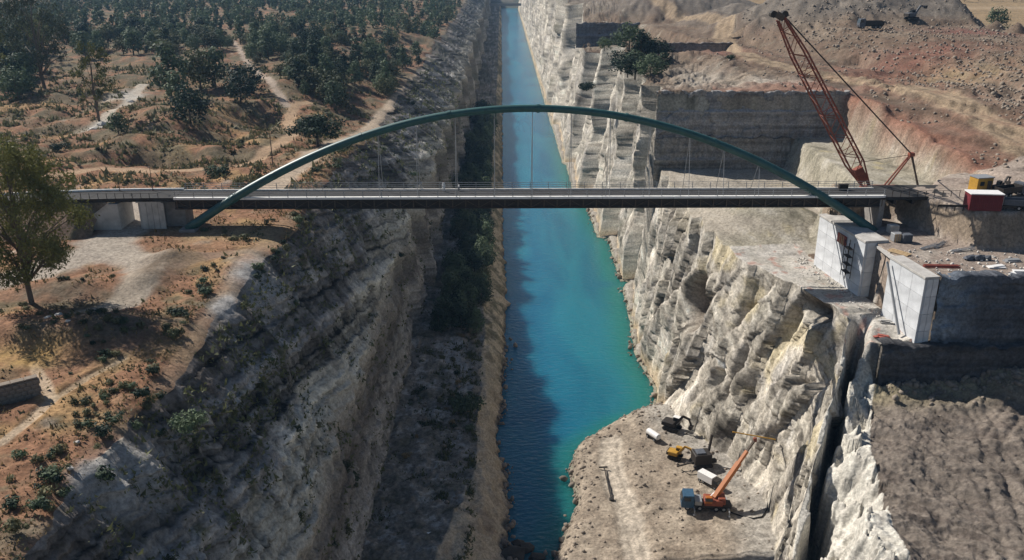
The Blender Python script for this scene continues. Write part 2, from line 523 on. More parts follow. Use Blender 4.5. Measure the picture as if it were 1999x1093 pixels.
def zl(x, y):
    x = np.asarray(x, np.float32); y = np.asarray(y, np.float32)
    tm = track_mask_l(x, y)
    z = ZL + 0.8 * fbm(x / 38, y / 38, oct=3) + 3.0 * ss(y, 240, 420) * fbm(x / 110 + 3, y / 110, oct=3)
    z = z + (1 - 0.7 * tm) * ss(y, 150, 190) * (1.5 * fbm(x / 15 + 6, y / 15, oct=3) + 0.6 * ridged(x / 6, y / 6, oct=2) - 0.3)
    z = z + (1 - 0.8 * tm) * (0.7 * fbm(x / 8, y / 8, oct=3) + 0.16 * fbm(x / 1.7, y / 1.7, oct=3)) - 0.12 * tm
    for c, rx, ry, h in _bump_w:
        z = z + h * gauss(x, y, c, rx, ry)
    z = z - 6.5 * ss(y, 185, 255) * (1 - ss(-33.0 - x, 4, 42)) * (1 - ss(y, 900, 1200))
    # level ground beside the bridge
    k = gauss(x, y, (-48, 138), 22, 9)
    z = lerp(z, ZL, k)
    return z

def xL0(y): return np.interp(y, [40, 55, 66, 82, 100, 144, 257, 400, 700], [-36.3, -36, -35.8, -35, -35.2, -33.4, -36.5, -36, -35])

# ---------------------------------------------------------------- left bank
ys = rows(42, 62, 2.0)
nr = len(ys)
Y = ys[:, None]
w1 = fbm(ys / 14, ys * 0 + 2.2, oct=4); w2 = fbm(ys / 11, ys * 0 + 7.7, oct=4); w3 = fbm(ys / 9, ys * 0 + 12.1, oct=4); w4 = fbm(ys / 10, ys * 0 + 22.3, oct=4)
_lb = np.array([40, 150, 186, 214, 246, 283, 318, 352, 401, 447, 500, 560, 640, 740, 860, 1000, 1200, 1500, 2000, 3000, 5000.0])
_li = np.clip(np.searchsorted(_lb, ys, side='right'), 1, len(_lb) - 1)
lsaw = (0.5 - np.clip((ys - _lb[_li - 1]) / (_lb[_li] - _lb[_li - 1]), 0, 1)) * 4.6 * np.random.default_rng(8).uniform(0.5, 1.0, len(_lb) + 1)[_li] * ss(ys, 150, 215)
x0 = xL0(ys) + 0.6 * lsaw + 2.3 * w1 + 1.1 * fbm(ys / 4, ys * 0 + 4, oct=4)
x1 = np.interp(ys, [60, 105, 140, 180, 260, 400], [-23.6, -23.3, -23.4, -23.2, -21.5, -20]) + 0.8 * w2 + lsaw
z1 = np.interp(ys, [60, 140, 200, 300], [24.5, 25, 25.5, 27]) + 0.6 * fbm(ys / 8, ys * 0 + 31, oct=3)
x2 = np.interp(ys, [60, 110, 250, 350], [-20.2, -20.8, -19.5, -16]) + 0.8 * w3 + lsaw
z2 = 5.6 + 0.8 * w4
x3 = np.interp(ys, [60, 98, 106, 118, 128, 250, 400, 600], [-12, -11, -9.0, -6.5, -4.6, -4.4, -4.0, -3]) + 0.8 * w2 + 0.6 * w4
z3 = 5.0 + 0.7 * w1 + 1.4 * gauss(ys, ys * 0, (108, 0), 10)
xw = np.interp(ys, [60, 104, 112, 122, 132, 146, 160, 190, 220, 260, 600], [0.5, 0.6, 0.3, 1.0, 0.4, -1.6, -0.3, 0.6, 1.1, 0.2, 0.2]) + 1.3 * fbm(ys / 6, ys * 0 + 41, oct=5)
x3 = np.minimum(x3, xw - 2.2)
xo = -(0.66 * ys + 26)
segs = [(xo, x0, 230, 1.0), (x0, x1, 150, 1.0), (x1, x2, 64, 1.0), (x2, x3, 54, 1.0), (x3, xw, 34, 1.0), (xw, xw + 3.0, 5, 1.0)]
XS = []; SEG = []; T = []
for k, (a, b, n, g) in enumerate(segs):
    t = np.linspace(0, 1, n + 1)[: n + (1 if k == len(segs) - 1 else 0)]
    tt = 1 - (1 - t) ** 1.25 if k == 0 else t
    XS.append(a[:, None] + (b - a)[:, None] * tt[None, :]); SEG += [k] * len(t); T += list(t)
X = np.concatenate(XS, 1).astype(np.float32); SEG = np.array(SEG); T = np.array(T, np.float32)
YY = np.broadcast_to(Y, X.shape).astype(np.float32).copy()
Z = np.zeros_like(X)
zt0 = zl(x0, ys)
p = SEG == 0; Z[:, p] = zl(X[:, p], YY[:, p])
Z[:, p] -= 0.9 * np.exp((X[:, p] - x0[:, None]) / 1.3)      # worn lip
zt0 = zt0 - 0.9
p = SEG == 1; t = T[p][None]
Z[:, p] = zt0[:, None] + (z1 - zt0)[:, None] * (0.75 * t + 0.25 * t ** 1.8)
p = SEG == 2; t = T[p][None]
Z[:, p] = z1[:, None] + (z2 - z1)[:, None] * (t ** 0.85)
p = SEG == 3; t = T[p][None]
Z[:, p] = z2[:, None] + (z3 - z2)[:, None] * t + 1.0 * fbm(X[:, p] / 4, YY[:, p] / 4, oct=4) + 0.35 * fbm(X[:, p] / 0.9, YY[:, p] / 0.9, oct=2)
p = SEG == 4; t = T[p][None]
Z[:, p] = z3[:, None] * (1 - t ** 1.5)
p = SEG == 5; t = T[p][None]
Z[:, p] = -3.0 * t
# erosion of the shaded wall: gullies and ribs
wall = ((SEG == 1) | (SEG == 2))[None] * np.minimum(1, np.where(SEG == 1, T * 8, np.minimum(1, (1 - T) * 8)))[None]
Zs = Z.copy()
def sub(p, fn):
    out = np.zeros(X.shape, np.float32)
    out[:, p] = fn(X[:, p], YY[:, p], Zs[:, p])
    return out
pw_ = (SEG == 1) | (SEG == 2)
gul = sub(pw_, lambda X, YY, Zs: ridged(YY / 7.5, Zs / 30, 1.7, oct=4))
gul2 = sub(pw_, lambda X, YY, Zs: fbm(YY / 2.4, Zs / 9, 8.2, oct=4))
strata = sub(pw_, lambda X, YY, Zs: fbm(YY / 40, Zs / 1.1 + YY / 26, 3.3, oct=3))
def on_cols(p, fn):
    outs = [np.zeros(X.shape, np.float32) for _ in range(3)]
    for o_, r_ in zip(outs, fn(YY[:, p], Zs[:, p], p)): o_[:, p] = r_
    return outs
pw_ = (SEG == 1) | (SEG == 2)
bk1, ck1, br1 = on_cols(pw_, lambda y, z, p: blocks(y / 7 + 0.35 * gul2[:, p], z / 15 + 0.1 * y / 8, 3.0)); bk2, ck2, br2 = on_cols(pw_, lambda y, z, p: blocks(y / 3.4 + 0.25 * gul2[:, p], z / 4.5 + 0.2 * strata[:, p], 9.0))
lw = Zs + 0.17 * YY + 0.55 * gul2 + 0.25 * wall * bk1
A1, A1c = layer1(lw / 2.1, 17); A2, A2c = layer1(lw / 0.75, 43); B1, B1c = layer1((YY + 0.35 * Zs + 1.8 * gul2) / 4.6, 71)
X += wall * (1.0 * gul + 0.35 * gul2 + 0.3 * strata + 0.42 * A1 + 0.16 * A2 + 0.35 * B1 + 0.2 * bk1 + 0.22 * bk2 - 0.3 * ck1 - 0.1 * ck2)
Z += wall * 0.35 * sub(pw_, lambda X, YY, Zs: fbm(YY / 1.3, Zs / 1.6, X / 1.2, oct=2))
bank = (SEG == 4)[None] * 1.0
X += bank * (1.2 * sub((SEG == 4), lambda X, YY, Zs: fbm(YY / 3.0, Zs / 4, 2, oct=4)) + 0.35 * layer1((YY + 0.4 * Zs) / 1.9, 5)[0]) * np.minimum(1, T * 5)[None]
Z += bank * (0.7 * sub((SEG == 4), lambda X, YY, Zs: fbm(YY / 2.2, X / 2.2, oct=4))) * np.minimum(1, (1 - T) * 6 )[None]
# hollows with overhanging brush
for (u, v, zz, r, d) in ((690, 500, 30, 4.2, 2.4), (560, 770, 30, 5.0, 2.6)):
    c = at_z(u, v, zz)
    X -= wall * d * np.exp(-(((YY - c.y) / r) ** 2 + ((Zs - c.z) / (r * 0.9)) ** 2))
# colours
C = np.zeros(X.shape + (3,), np.float32)
soil = np.array((0.27, 0.15, 0.095), np.float32)
C[:] = soil
n_a = fbm(X / 16, YY / 16, oct=4); n_b = fbm(X / 5 + 9, YY / 5, oct=4); n_c = fbm(X / 1.2, YY / 1.2 + 5, oct=3)
C = mixc(C, (0.37, 0.245, 0.125), ss(n_a + 0.5 * n_b, 0.0, 0.45) * 0.85)        # dry grass
C = mixc(C, (0.19, 0.142, 0.095), ss(-n_a + 0.8 * n_b, 0.02, 0.5) * 0.75)      # grey brown thatch
C = mixc(C, (0.125, 0.115, 0.072), ss(n_b + 0.6 * sub((SEG == 0), lambda X, YY, Zs: fbm(X / 28 + 4, YY / 28, oct=2)), 0.2, 0.6) * 0.7)   # scrub
C = mixc(C, (0.35, 0.30, 0.255), ss(sub((SEG == 0), lambda X, YY, Zs: fbm(X / 7 + 20, YY / 7, oct=4)), 0.38, 0.6) * 0.7)      # pale stones
C = mixc(C, (0.13, 0.125, 0.085), ss(YY, 165, 200) * ss(sub((SEG == 0), lambda X, YY, Zs: fbm(X / 9 + 33, YY / 9, oct=4)), -0.12, 0.22) * 0.75)
C = C * (1 + 0.45 * n_c + 0.25 * sub((SEG == 0), lambda X, YY, Zs: fbm(X / 0.5, YY / 0.5, oct=2)))[..., None]
C = mixc(C, (0.10, 0.098, 0.07), ss(YY, 210, 330) * 0.55 * ss(n_b + n_a, -0.3, 0.3))      # undergrowth among the trees
lip = np.exp(-((X - x0[:, None]) / 3.2) ** 2) * (SEG == 0)[None]
C = mixc(C, (0.25, 0.215, 0.17), np.clip(lip * (0.3 + 1.2 * n_b), 0, 0.8))
for pts, hw, c, s in TRACKS_L:
    d = seg_dist(X, YY, pts)
    C = mixc(C, c, (1 - ss(d + hw * 0.5 * n_b, hw * 0.75, hw * 1.35)) * s * (SEG == 0)[None])
for (u, v), rx, ry, h in (((190, 245), 3.5, 5, 0), ((262, 190), 3, 5, 0), ((235, 190), 3, 9, 0)):
    q = at_z(u, v, ZL)
    C = mixc(C, (0.47, 0.45, 0.42), np.clip(1.5 * gauss(X, YY, (q.x, q.y), rx, ry) * (0.7 + n_b), 0, 1) * (SEG == 0)[None])
for (u, v), rx, ry, c in (((205, 655), 9, 6, (0.13, 0.105, 0.085)), ((320, 520), 3.2, 7, (0.17, 0.135, 0.105)), ((120, 575), 7, 2.5, (0.16, 0.13, 0.10)), ((40, 690), 6, 3, (0.42, 0.28, 0.12)),
                        ((290, 305), 8, 4, (0.13, 0.10, 0.08)), ((760, 95), 14, 12, (0.16, 0.09, 0.07)), ((460, 455), 9, 5, (0.40, 0.29, 0.17))):
    q = at_z(u, v, ZL)
    C = mixc(C, c, np.clip(1.3 * gauss(X, YY, (q.x, q.y), rx, ry) * (0.75 + 0.8 * n_b), 0, 1) * (SEG == 0)[None])
C = C * np.array((0.93, 0.90, 0.84), np.float32)
# walls
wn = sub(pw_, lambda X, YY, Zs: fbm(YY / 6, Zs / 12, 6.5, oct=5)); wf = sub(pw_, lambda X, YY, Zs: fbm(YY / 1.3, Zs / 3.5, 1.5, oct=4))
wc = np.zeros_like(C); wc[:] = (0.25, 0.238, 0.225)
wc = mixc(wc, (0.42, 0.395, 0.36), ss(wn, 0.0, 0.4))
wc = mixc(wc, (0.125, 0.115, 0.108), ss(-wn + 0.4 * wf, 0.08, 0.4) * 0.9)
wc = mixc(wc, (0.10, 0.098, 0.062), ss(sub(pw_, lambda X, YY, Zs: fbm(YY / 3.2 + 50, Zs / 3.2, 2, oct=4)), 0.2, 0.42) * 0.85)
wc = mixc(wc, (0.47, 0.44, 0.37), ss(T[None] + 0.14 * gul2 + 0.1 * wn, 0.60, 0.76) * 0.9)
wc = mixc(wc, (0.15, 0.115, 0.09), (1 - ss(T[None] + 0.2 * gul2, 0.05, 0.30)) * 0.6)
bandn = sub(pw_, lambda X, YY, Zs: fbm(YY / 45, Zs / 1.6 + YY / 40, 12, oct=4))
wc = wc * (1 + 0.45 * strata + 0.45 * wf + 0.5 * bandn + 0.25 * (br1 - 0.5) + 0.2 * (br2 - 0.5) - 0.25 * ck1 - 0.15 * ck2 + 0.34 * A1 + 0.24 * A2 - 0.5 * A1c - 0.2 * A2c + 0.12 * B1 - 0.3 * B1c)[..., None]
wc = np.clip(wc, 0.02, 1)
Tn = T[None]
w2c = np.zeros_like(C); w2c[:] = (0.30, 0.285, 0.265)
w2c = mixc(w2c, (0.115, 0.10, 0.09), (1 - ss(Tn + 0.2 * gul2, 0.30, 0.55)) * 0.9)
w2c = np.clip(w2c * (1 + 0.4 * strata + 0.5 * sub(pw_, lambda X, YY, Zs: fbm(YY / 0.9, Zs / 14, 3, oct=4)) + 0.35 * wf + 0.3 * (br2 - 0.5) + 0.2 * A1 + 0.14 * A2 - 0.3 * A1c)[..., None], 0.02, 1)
rim = np.exp(-((SEG == 1)[None] * (1 - Tn) * 26 + (SEG == 2)[None] * Tn * 9 + 99 * (~((SEG == 1) | (SEG == 2)))[None]))
led = np.zeros_like(C); led[:] = (0.25, 0.22, 0.18)
led = mixc(led, (0.43, 0.40, 0.355), ss(n_b + 0.8 * n_c, 0.05, 0.45)); led = mixc(led, (0.10, 0.098, 0.065), ss(-n_b + 0.5 * n_c, 0.05, 0.5) * 0.8)
q = at_z(890, 700, 5)
led = mixc(led, (0.42, 0.40, 0.37), np.clip(1.5 * gauss(X, YY, (q.x, q.y), 3.2, 9) * (0.6 + n_b), 0, 1))
bnk = np.zeros_like(C); bnk[:] = (0.50, 0.41, 0.295)
bnk = mixc(bnk, (0.32, 0.25, 0.18), ss(n_b + 0.5 * wf, 0.1, 0.6)); bnk = mixc(bnk, (0.13, 0.125, 0.08), ss(YY, 150, 190) * ss(n_b + 0.7 * n_c, -0.15, 0.25) * 0.85); bnk = mixc(bnk, (0.17, 0.15, 0.12), ss(1.4 - Zs, 0.2, 1.2) * 0.7)
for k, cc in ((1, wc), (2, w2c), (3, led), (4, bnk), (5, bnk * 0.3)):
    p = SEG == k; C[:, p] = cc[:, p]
C = mixc(C, (0.47, 0.42, 0.345), np.clip(rim * 0.9, 0, 1))
for (u, v, zz, rx, ry) in ((268, 895, 44.5, 2.2, 2.6), (215, 960, 43, 1.6, 2.6), (490, 530, 45.5, 2.2, 5.0), (520, 560, 44, 1.4, 4.0), (440, 590, 45.6, 1.4, 3.0), (175, 1000, 42, 1.2, 2.0)):
    q = at_z(u, v, zz)
    C = mixc(C, (0.37, 0.355, 0.335), np.clip(1.6 * gauss(X, YY, (q.x, q.y), rx, ry) * (0.75 + 0.9 * n_b), 0, 0.95) * (Zs > 36))
far_g = ss(YY, 230, 420) * ((SEG >= 1) & (SEG <= 4))[None]
C = mixc(C, (0.10, 0.10, 0.075), far_g * ss(sub((SEG >= 1), lambda X, YY, Zs: fbm(YY / 13, Zs / 9, X / 9, oct=4)), -0.1, 0.25) * 0.8)
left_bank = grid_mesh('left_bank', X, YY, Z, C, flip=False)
tag(left_bank, 'dry scrubby plateau and steep shaded rock wall on the left of the canal', kind='structure')
LB_X0 = (ys.copy(), x0.copy())

# ---------------------------------------------------------------- right bank
def xp(y):   # line of the concrete abutments
    return 54.0 + (141 - y) / 29.0 * 3.9

PY =  [60, 81, 87.5, 98.5, 109.7, 118.5, 131, 146, 168, 201, 203.0, 204.2, 229.5, 230.5, 269.5, 270.5, 326.5, 327.7, 374, 375.5, 462, 464, 520, 523, 600, 604, 900]
PXT = [30, 33.1, 36, 41.4, 47.5, 51.7, 48, 41.5, 38.5, 37.5, 37.5, 36.6, 43.5, 37.0, 44.5, 38.0, 44.0, 36.5, 42.5, 34.5, 41.5, 32.5, 38, 32, 36, 31, 31]
PXB = [26, 30, 33.5, 37.5, 41.5, 42.6, 40, 32.8, 31.6, 33.0, 33.3, 33.3, 37.5, 33.6, 37.2, 32.0, 34.5, 29.0, 31.5, 27.6, 30.5, 27.0, 29, 27.0, 28, 27, 27.0]
PXW = [0, 1, 2, 4, 8.3, 11.5, 12.5, 20.0, 31.0, 32.5, 32.8, 32.9, 35.5, 33.2, 34.2, 30.8, 31.0, 27.4, 28.0, 26.5, 26.8, 26.2, 26.5, 26.3, 26.4, 26.3, 26.3]

def xt_f(y): return np.interp(y, PY, PXT)
def zt_f(y): return np.interp(y, [60, 81, 87.5, 98.5, 109.7, 118.5, 202, 205.2, 400, 700], [20, 23, 25, 29, 33, 37, 37, 56.6, 57, 57])

FLOOR_Z = 29.0
def xe_f(y): return np.interp(y, [66, 75, 78.7, 94, 102.8, 111], [40.5, 41.5, 42, 45.7, 49.2, 53.0])
ZP = 57.0
ROAD_R = pz([(1170, 0), (1230, 20), (1290, 38), (1350, 48), (1420, 58), (1410, 75), (1430, 98), (1480, 118), (1560, 135), (1700, 158), (1850, 198), (1999, 250), (2120, 300)], 57.0)
HEAPS = [  # centre x,y, radius, height
    (84, 470, 62, 19), (128, 352, 52, 18), (152, 338, 34, 13), (40, 560, 60, 10), (104, 395, 30, 9),
]
TERR = pz([(1400, 88), (1480, 112), (1560, 128), (1700, 150), (1850, 190), (1999, 240), (2150, 300)], 57.0)

def pit_lower(y): return np.interp(y, [141, 153, 158, 203], [57, 58, 65.5, 67.5])
def pit_upper(y): return np.interp(y, [141, 147, 205], [90, 86, 80.7])

def plateau_r(x, y):
    z = (np.interp(y, [120, 150, 190, 205], [51.2, 51.8, 56, ZP]) + 3.0 * ss(x, 84, 104) * (1 - ss(y, 195, 215)) * ss(y, 140, 160)) + 0.5 * fbm(x / 17, y / 17, oct=3)
    # spoil terrace with a tipped front slope
    d = seg_dist(x, y, TERR)
    side = y - np.interp(x, [p[0] for p in sorted(TERR)], [p[1] for p in sorted(TERR)])
    inner = (x > 70) & (y > 150)
    # the terrace lies beyond (right / behind) the haul road
    rd = np.minimum(d, 60)
    beyond = np.where((y > 255) & (x > 88), 1.0, np.where(x > 101 + (y - 165) * 0.02, 1.0, 0.0))
    ter = 6.5 * ss(rd, 4, 40) * beyond * (1 - ss(y, 335, 352)) * (1 - ss(x - (165 + (y - 300) * 0.22), -7, 4) * ss(y, 270, 285)) * (1 - ss(x, 190, 225))
    z = z + ter
    hp = 0
    hn_ = 3.5 * fbm(x / 14, y / 14, oct=3)
    for cx, cy, r, h in HEAPS:
        rr = np.hypot(x - cx, (y - cy) * 0.9) + hn_
        an = np.arctan2(y - cy, x - cx)
        hp = np.maximum(hp, h * np.clip(1 - rr / r * (1 + 0.10 * ridged(an * 7, rr / 40, oct=2)), 0, 1) ** 0.95)
    z = z + hp
    # tipped cones along the terrace's far corner
    for i in range(7):
        cx, cy = 147 + i * 4.4, 330 - i * 4.2 - abs(i - 3)
        z = np.maximum(z, 63.0 + 2.6 - np.hypot(x - cx, (y - cy)) * 0.75 * (1 + 0.05 * i))
    rough = ss(ter + hp, 0.5, 2.5)
    z = z + rough * (0.9 * ridged((x + 0.3 * y) / 4, y / 9, oct=3) + 0.6 * fbm(x / 1.9, y / 1.9, oct=3)) + (1 - rough) * ss(y, 155, 170) * (0.6 * fbm(x / 2.5, y / 5, oct=4) + 0.2 * fbm(x / 0.8, y / 1.2, oct=2))
    bz = (x > 78) & (y > 148) & (y < 235)
    q_ = z / 1.7 + 0.35 * fbm(x / 14, y / 14, oct=2); fq = q_ - np.floor(q_)
    z = np.where(bz, lerp(z, (np.floor(q_) + ss(fq, 0.55, 1.0)) * 1.7 - 1.7 * (q_ - z / 1.7), 0.8), z)
    tr_ = seg_dist(x, y, TERR)
    z = z + 0.55 * np.sin(tr_ / 2.6 + 1.5 * fbm(x / 9, y / 9, oct=2)) * ((x > 70) & (y > 150)) * (1 - ss(tr_, 18, 30)) * ss(tr_, 3, 6)
    # old sunken working left of the heaps, with an end wall that faces the camera
    hol = ss(x, 33, 35) * (1 - ss(x + 0.15 * (y - 400), 56, 63)) * ss(y, 318, 345) * (1 - ss(y, 403, 405))
    z = z - 10.0 * hol
    hol2 = ss(x, 46, 50) * (1 - ss(x, 76, 82)) * ss(y, 285, 292) * (1 - ss(y, 316, 319))
    z = z - 6.0 * hol2
    # lower scrubby shelf behind the pillars
    sh = (1 - ss(x, 56, 64)) * ss(y, 212, 222) * (1 - ss(y, 275, 285))
    z = z - 3.0 * sh + 1.8 * sh * fbm(x / 6, y / 6, oct=3)
    rg = (1 - ss(x + 0.1 * (y - 206), 70, 82)) * ss(y, 206, 214) * (1 - ss(y, 380, 420))
    z = z + rg * (2.0 * ridged(x / 11, y / 11, oct=4) + 0.8 * fbm(x / 2.5, y / 2.5, oct=3) - 0.8)
    return z

def g_r(x, y):
    """height of the right bank behind its cliff edge"""
    if np.ndim(x) == 2:
        n = int(np.searchsorted(y[:, 0], 121.5))
        m_ = int(np.searchsorted(y[:, 0], 111.8, side='right'))
        return np.concatenate([g_near(x[:m_], y[:m_]), g_all(x[m_:n], y[m_:n]), g_all(x[n:], y[n:], False)])
    return g_all(x, y)

def g_near(x, y):
    return g_all(x, y, True, True)

def g_all(x, y, fore=True, only_fore=False):
    x = np.asarray(x, np.float32); y = np.asarray(y, np.float32)
    if only_fore:
        z = x * 0 + 37.0
    else:
        n_small = 0.35 * fbm(x / 4, y / 4, oct=3) + 0.12 * fbm(x / 1.1, y / 1.1, oct=2)
        pl = plateau_r(x, y)
        # the stepped cutting behind the bridge
        xl, xu = pit_lower(y), pit_upper(y)
        wob = 1.0 * fbm(y / 6, x * 0 + 3, oct=4) + 0.5 * fbm(y / 1.7, x * 0 + 13, oct=2)
        b1 = ss(x, xl + wob - 1.2, xl + wob + 2.4); b2 = ss(x, xu + wob - 3.0, xu + wob + 0.6)
        fz = 37 + 2.2 * ss(y, 165, 195)
        pit = fz + (46.5 - fz) * b1
        pit = np.maximum(pit + 0.0, np.where(b2 > 0, lerp(pit, pl, b2), pit))
        pit = pit + (1 - b2) * n_small * 0.7
        # loose fill banked up under the deck
        pit = pit + 5.5 * gauss(x, y, (50, 166), 9, 11) + 3.0 * gauss(x, y, (58, 158), 7, 7)
        pl2 = pl + n_small * 0.5
        back = ss(y, 203.6, 204.6)
        z = lerp(pit, pl2, back)
        # embankment of the approach road and construction platform
        e = np.minimum(y - np.interp(x, [65, 71], [140.5, 123.0]), np.interp(x, [71, 79], [143.8, 152.5]) - y)
        e = np.minimum(e, (x - 55.0) * 1.6)
        emb = np.minimum(51.0 + 0.2 * n_small, 45.9 + 1.5 * (e + 1.1 * fbm(x / 2.6, y / 5, oct=4) + 0.5) * 1.0 + 0.5 * n_small)
        plat = np.where((y > 111.8) & (y < np.interp(x, [65, 71], [143.5, 130])), np.where(x > xp(y) + 1.6, 45.7 + 0.35 * n_small, 36.9), 0)
        near_z = np.maximum(np.where(y > 123, np.where(e > 0, emb, 0), 0), plat)
        z = np.where((y > 111.8) & (y < 153) & (x > xp(np.minimum(y, 141)) + 0.6), np.maximum(np.where(y < np.where(x < 70, 142, 130), 36.9, z), near_z), z)
        z = np.where((y > 111.8) & (y < 146) & (x <= xp(np.minimum(y, 141)) + 0.6), 37 + 0.5 * n_small, z)
    if not fore:
        return z
    # excavated floor in front, the crevice and the pale fin
    xt, zt, xe = xt_f(y), zt_f(y), xe_f(y)
    wdt = np.maximum(xe - xt, 3.0)
    s = (x - xt) / wdt
    wig = 0.10 * fbm(y / 5, x * 0 + 9, oct=4)
    s = s + wig + 0.20 * fbm(y / 6, x * 0 + 19, oct=5) + 0.05 * fbm(y / 1.2, x / 3, oct=3)
    s = np.where(s > 0.02, s / (0.75 + 0.55 * ss(fbm(y / 9, x * 0 + 29, oct=3), -0.4, 0.5)), s)
    floor = FLOOR_Z + 0.9 * fbm(x / 9, y / 9, oct=4) + 1.1 * ridged(x / 3.3 + 0.15 * y, y / 5, oct=5) - 0.25 * np.exp(-((seg_dist(x, y, [(66, 110), (63, 98), (57, 84), (52, 70)]) - 1.1) / 0.35) ** 2) - 0.25 * np.exp(-((seg_dist(x, y, [(72, 106), (62, 95), (60, 84), (60, 70)]) - 1.1) / 0.35) ** 2) + 0.2 * fbm(x / 0.8, y / 0.8, oct=2) + 0.03 * (x - 55)
    fin = np.maximum(FLOOR_Z - 6, zt - 2) + 0.12 * (zt - 25)
    deep = zt - 13 + 4.5 * fbm(y / 4, x / 2, oct=3)
    zc = np.where(s < 0.06, zt, np.where(s < 0.13, lerp(zt, deep, (s - 0.06) / 0.07), np.where(s < 0.29, deep, np.where(s < 0.42, lerp(deep, fin, ((s - 0.29) / 0.13) ** 0.8), lerp(fin, floor - 0.2, ss(s, 0.5, 0.98))))))
    zc = zc + (0.9 * fbm(x / 1.6, y / 1.6, oct=3) + 1.2 * blocks(x / 2.2, y / 3.1, 5.0)[0] * (s < 0.95)) * (s > 0.34)
    zf = np.where(s < 1.0, zc, floor + 1.3 * gauss(y, x * 0, (109.5, 0), 2.2) * (0.6 + fbm(x / 3, y / 3, oct=3)) + 2.6 * gauss(x, y, (71, 107), 3.2, 2.5))
    # the crevice runs on and closes under the abutment
    cr = (1 - ss(y, 112, 121)) * 12
    near_platform = 36.6 - cr * np.exp(-(((x - xt - 1.6 - wig * 6) / 1.0) ** 2)) - 1.5 * gauss(x, y, (54.5, 113), 3, 2)
    z = np.where(y <= 111.8, zf, np.where((y < 121) & (x < xp(y) + 0.6), np.minimum(z, near_platform), z))
    return z

ysr = rows(66, 60, 1.9)
Y = ysr[:, None]
z0n = ysr * 0
r1 = fbm(ysr / 6, z0n + 52.2, oct=5); r2 = fbm(ysr / 9, z0n + 61.7, oct=4); r3 = fbm(ysr / 4, z0n + 71.3, oct=4)
near = 1 - ss(ysr, 160, 200)
# buttresses whose near sides fall in shade
_b = np.sort(np.concatenate([np.array([86, 97, 110, 124, 133, 141, 151, 158, 166, 176, 187, 196, 204.2, 212, 221, 230, 243, 256, 270, 284, 298, 312, 327, 343, 358, 375, 398, 420, 441, 463]), np.arange(490, 2000, 31.0)]))
_bi = np.clip(np.searchsorted(_b, ysr, side='right'), 1, len(_b) - 1)
saw = np.clip((ysr - _b[_bi - 1]) / (_b[_bi] - _b[_bi - 1]), 0, 1)
_amp = np.random.default_rng(4).uniform(0.35, 1.0, len(_b) + 1)
saw_a = np.where(ysr > 202, 1.3, np.where(ysr > 155, 2.4, np.where(ysr > 118, 1.3, 0.7))) * _amp[_bi] * -1.0
xt = xt_f(ysr) + 0.5 * r1 + (0.5 - saw) * saw_a
xb = xb0 = np.interp(ysr, PY, PXB) + 0.5 * r3 + 0.8 * (0.5 - saw) * saw_a
SP = [(1270, 800), (1235, 815), (1200, 835), (1160, 855), (1125, 880), (1116, 905), (1115, 930), (1120, 960), (1125, 990), (1112, 1020), (1100, 1050), (1085, 1093)]
sp = sorted([tuple(at_z(u, v, 0)[:2])[::-1] for u, v in SP])
sy = np.array([a for a, b in sp]); sx = np.array([b for a, b in sp])
wy = np.concatenate([[60, 95, 104], sy, [162, 166, 183, 195, 211, 225]]); wx = np.concatenate([[-2, 0, 5], sx, [32.0, 32.4, 30.6, 31.6, 32.6, 33.4]])
xw_r = np.where(ysr < 226, np.interp(ysr, wy, wx), np.interp(ysr, PY, PXW)) + 0.45 * r3 + 0.35 * r1
xb = np.maximum(xb, xw_r + 0.8)
xt = np.maximum(xt, xb + 2.0)
zt = zt_f(ysr) + 0.5 * r2
onspit = 1 - ss(ysr, 150, 158)
zb = 4.3 * onspit + 1.3 * (1 - onspit)
xo = 0.68 * ysr + 62
segs = [(xw_r - 3, xw_r, 6), (xw_r, xb, 96), (xb, xt, 190), (xt, xt + 17, 120), (xt + 17, xo + 20, 220)]
XS = []; SEG = []; T = []
for k, (a, b, n) in enumerate(segs):
    t = np.linspace(0, 1, n + 1)[: n + (1 if k == len(segs) - 1 else 0)]
    tt = t if k < 4 else 0.55 * t + 0.45 * t ** 2
    XS.append(a[:, None] + (b - a)[:, None] * tt[None, :]); SEG += [k] * len(t); T += list(t)
X = np.concatenate(XS, 1).astype(np.float32); SEG = np.array(SEG); T = np.array(T, np.float32)
YY = np.broadcast_to(Y, X.shape).astype(np.float32).copy()
Z = np.zeros_like(X)
p = SEG == 0; Z[:, p] = -3 * (1 - T[p][None])

def spit_z(x, y, xw, xb, zb):
    d = x - xw; wd = xb - xw
    z = np.minimum(2.6 * (1 - np.exp(-np.maximum(d, 0) / 1.1)), 2.6)
    z = z + (zb - 2.6) * np.clip(d / np.maximum(wd, 0.5), 0, 1)
    n = 0.55 * fbm(x / 5, y / 5, oct=4) + 0.2 * fbm(x / 1.3, y / 1.3, oct=3)
    return z * np.clip(d / 0.6, 0, 1) + n * np.clip(d / 2, 0, 1) * np.clip(wd / 8, 0.15, 1)
SPIT_TRACK = pz([(1195, 858), (1192, 900), (1205, 945), (1225, 990), (1235, 1040), (1250, 1100)], 3.4)
def spit_h(x, y):
    a = np.interp(y, ysr, xw_r); b = np.interp(y, ysr, xb); c = np.interp(y, ysr, zb)
    z = spit_z(x, y, a, b, c)
    d = seg_dist(x, y, SPIT_TRACK)
    return z - 0.35 * (1 - ss(d, 1.4, 3.0))
p = SEG == 1; Z[:, p] = spit_h(X[:, p], YY[:, p])
ztg = g_r(xt, ysr)
p = SEG == 2; t = T[p][None]
zb_e = spit_h(xb, ysr)
zt_use = np.where(ysr < 112, zt, ztg)
prof = t + 0.0 * t
Z[:, p] = zb_e[:, None] + (zt_use - zb_e)[:, None] * prof
p = SEG >= 3; Z[:, p] = g_r(X[:, p], YY[:, p])
Zs = Z.copy()
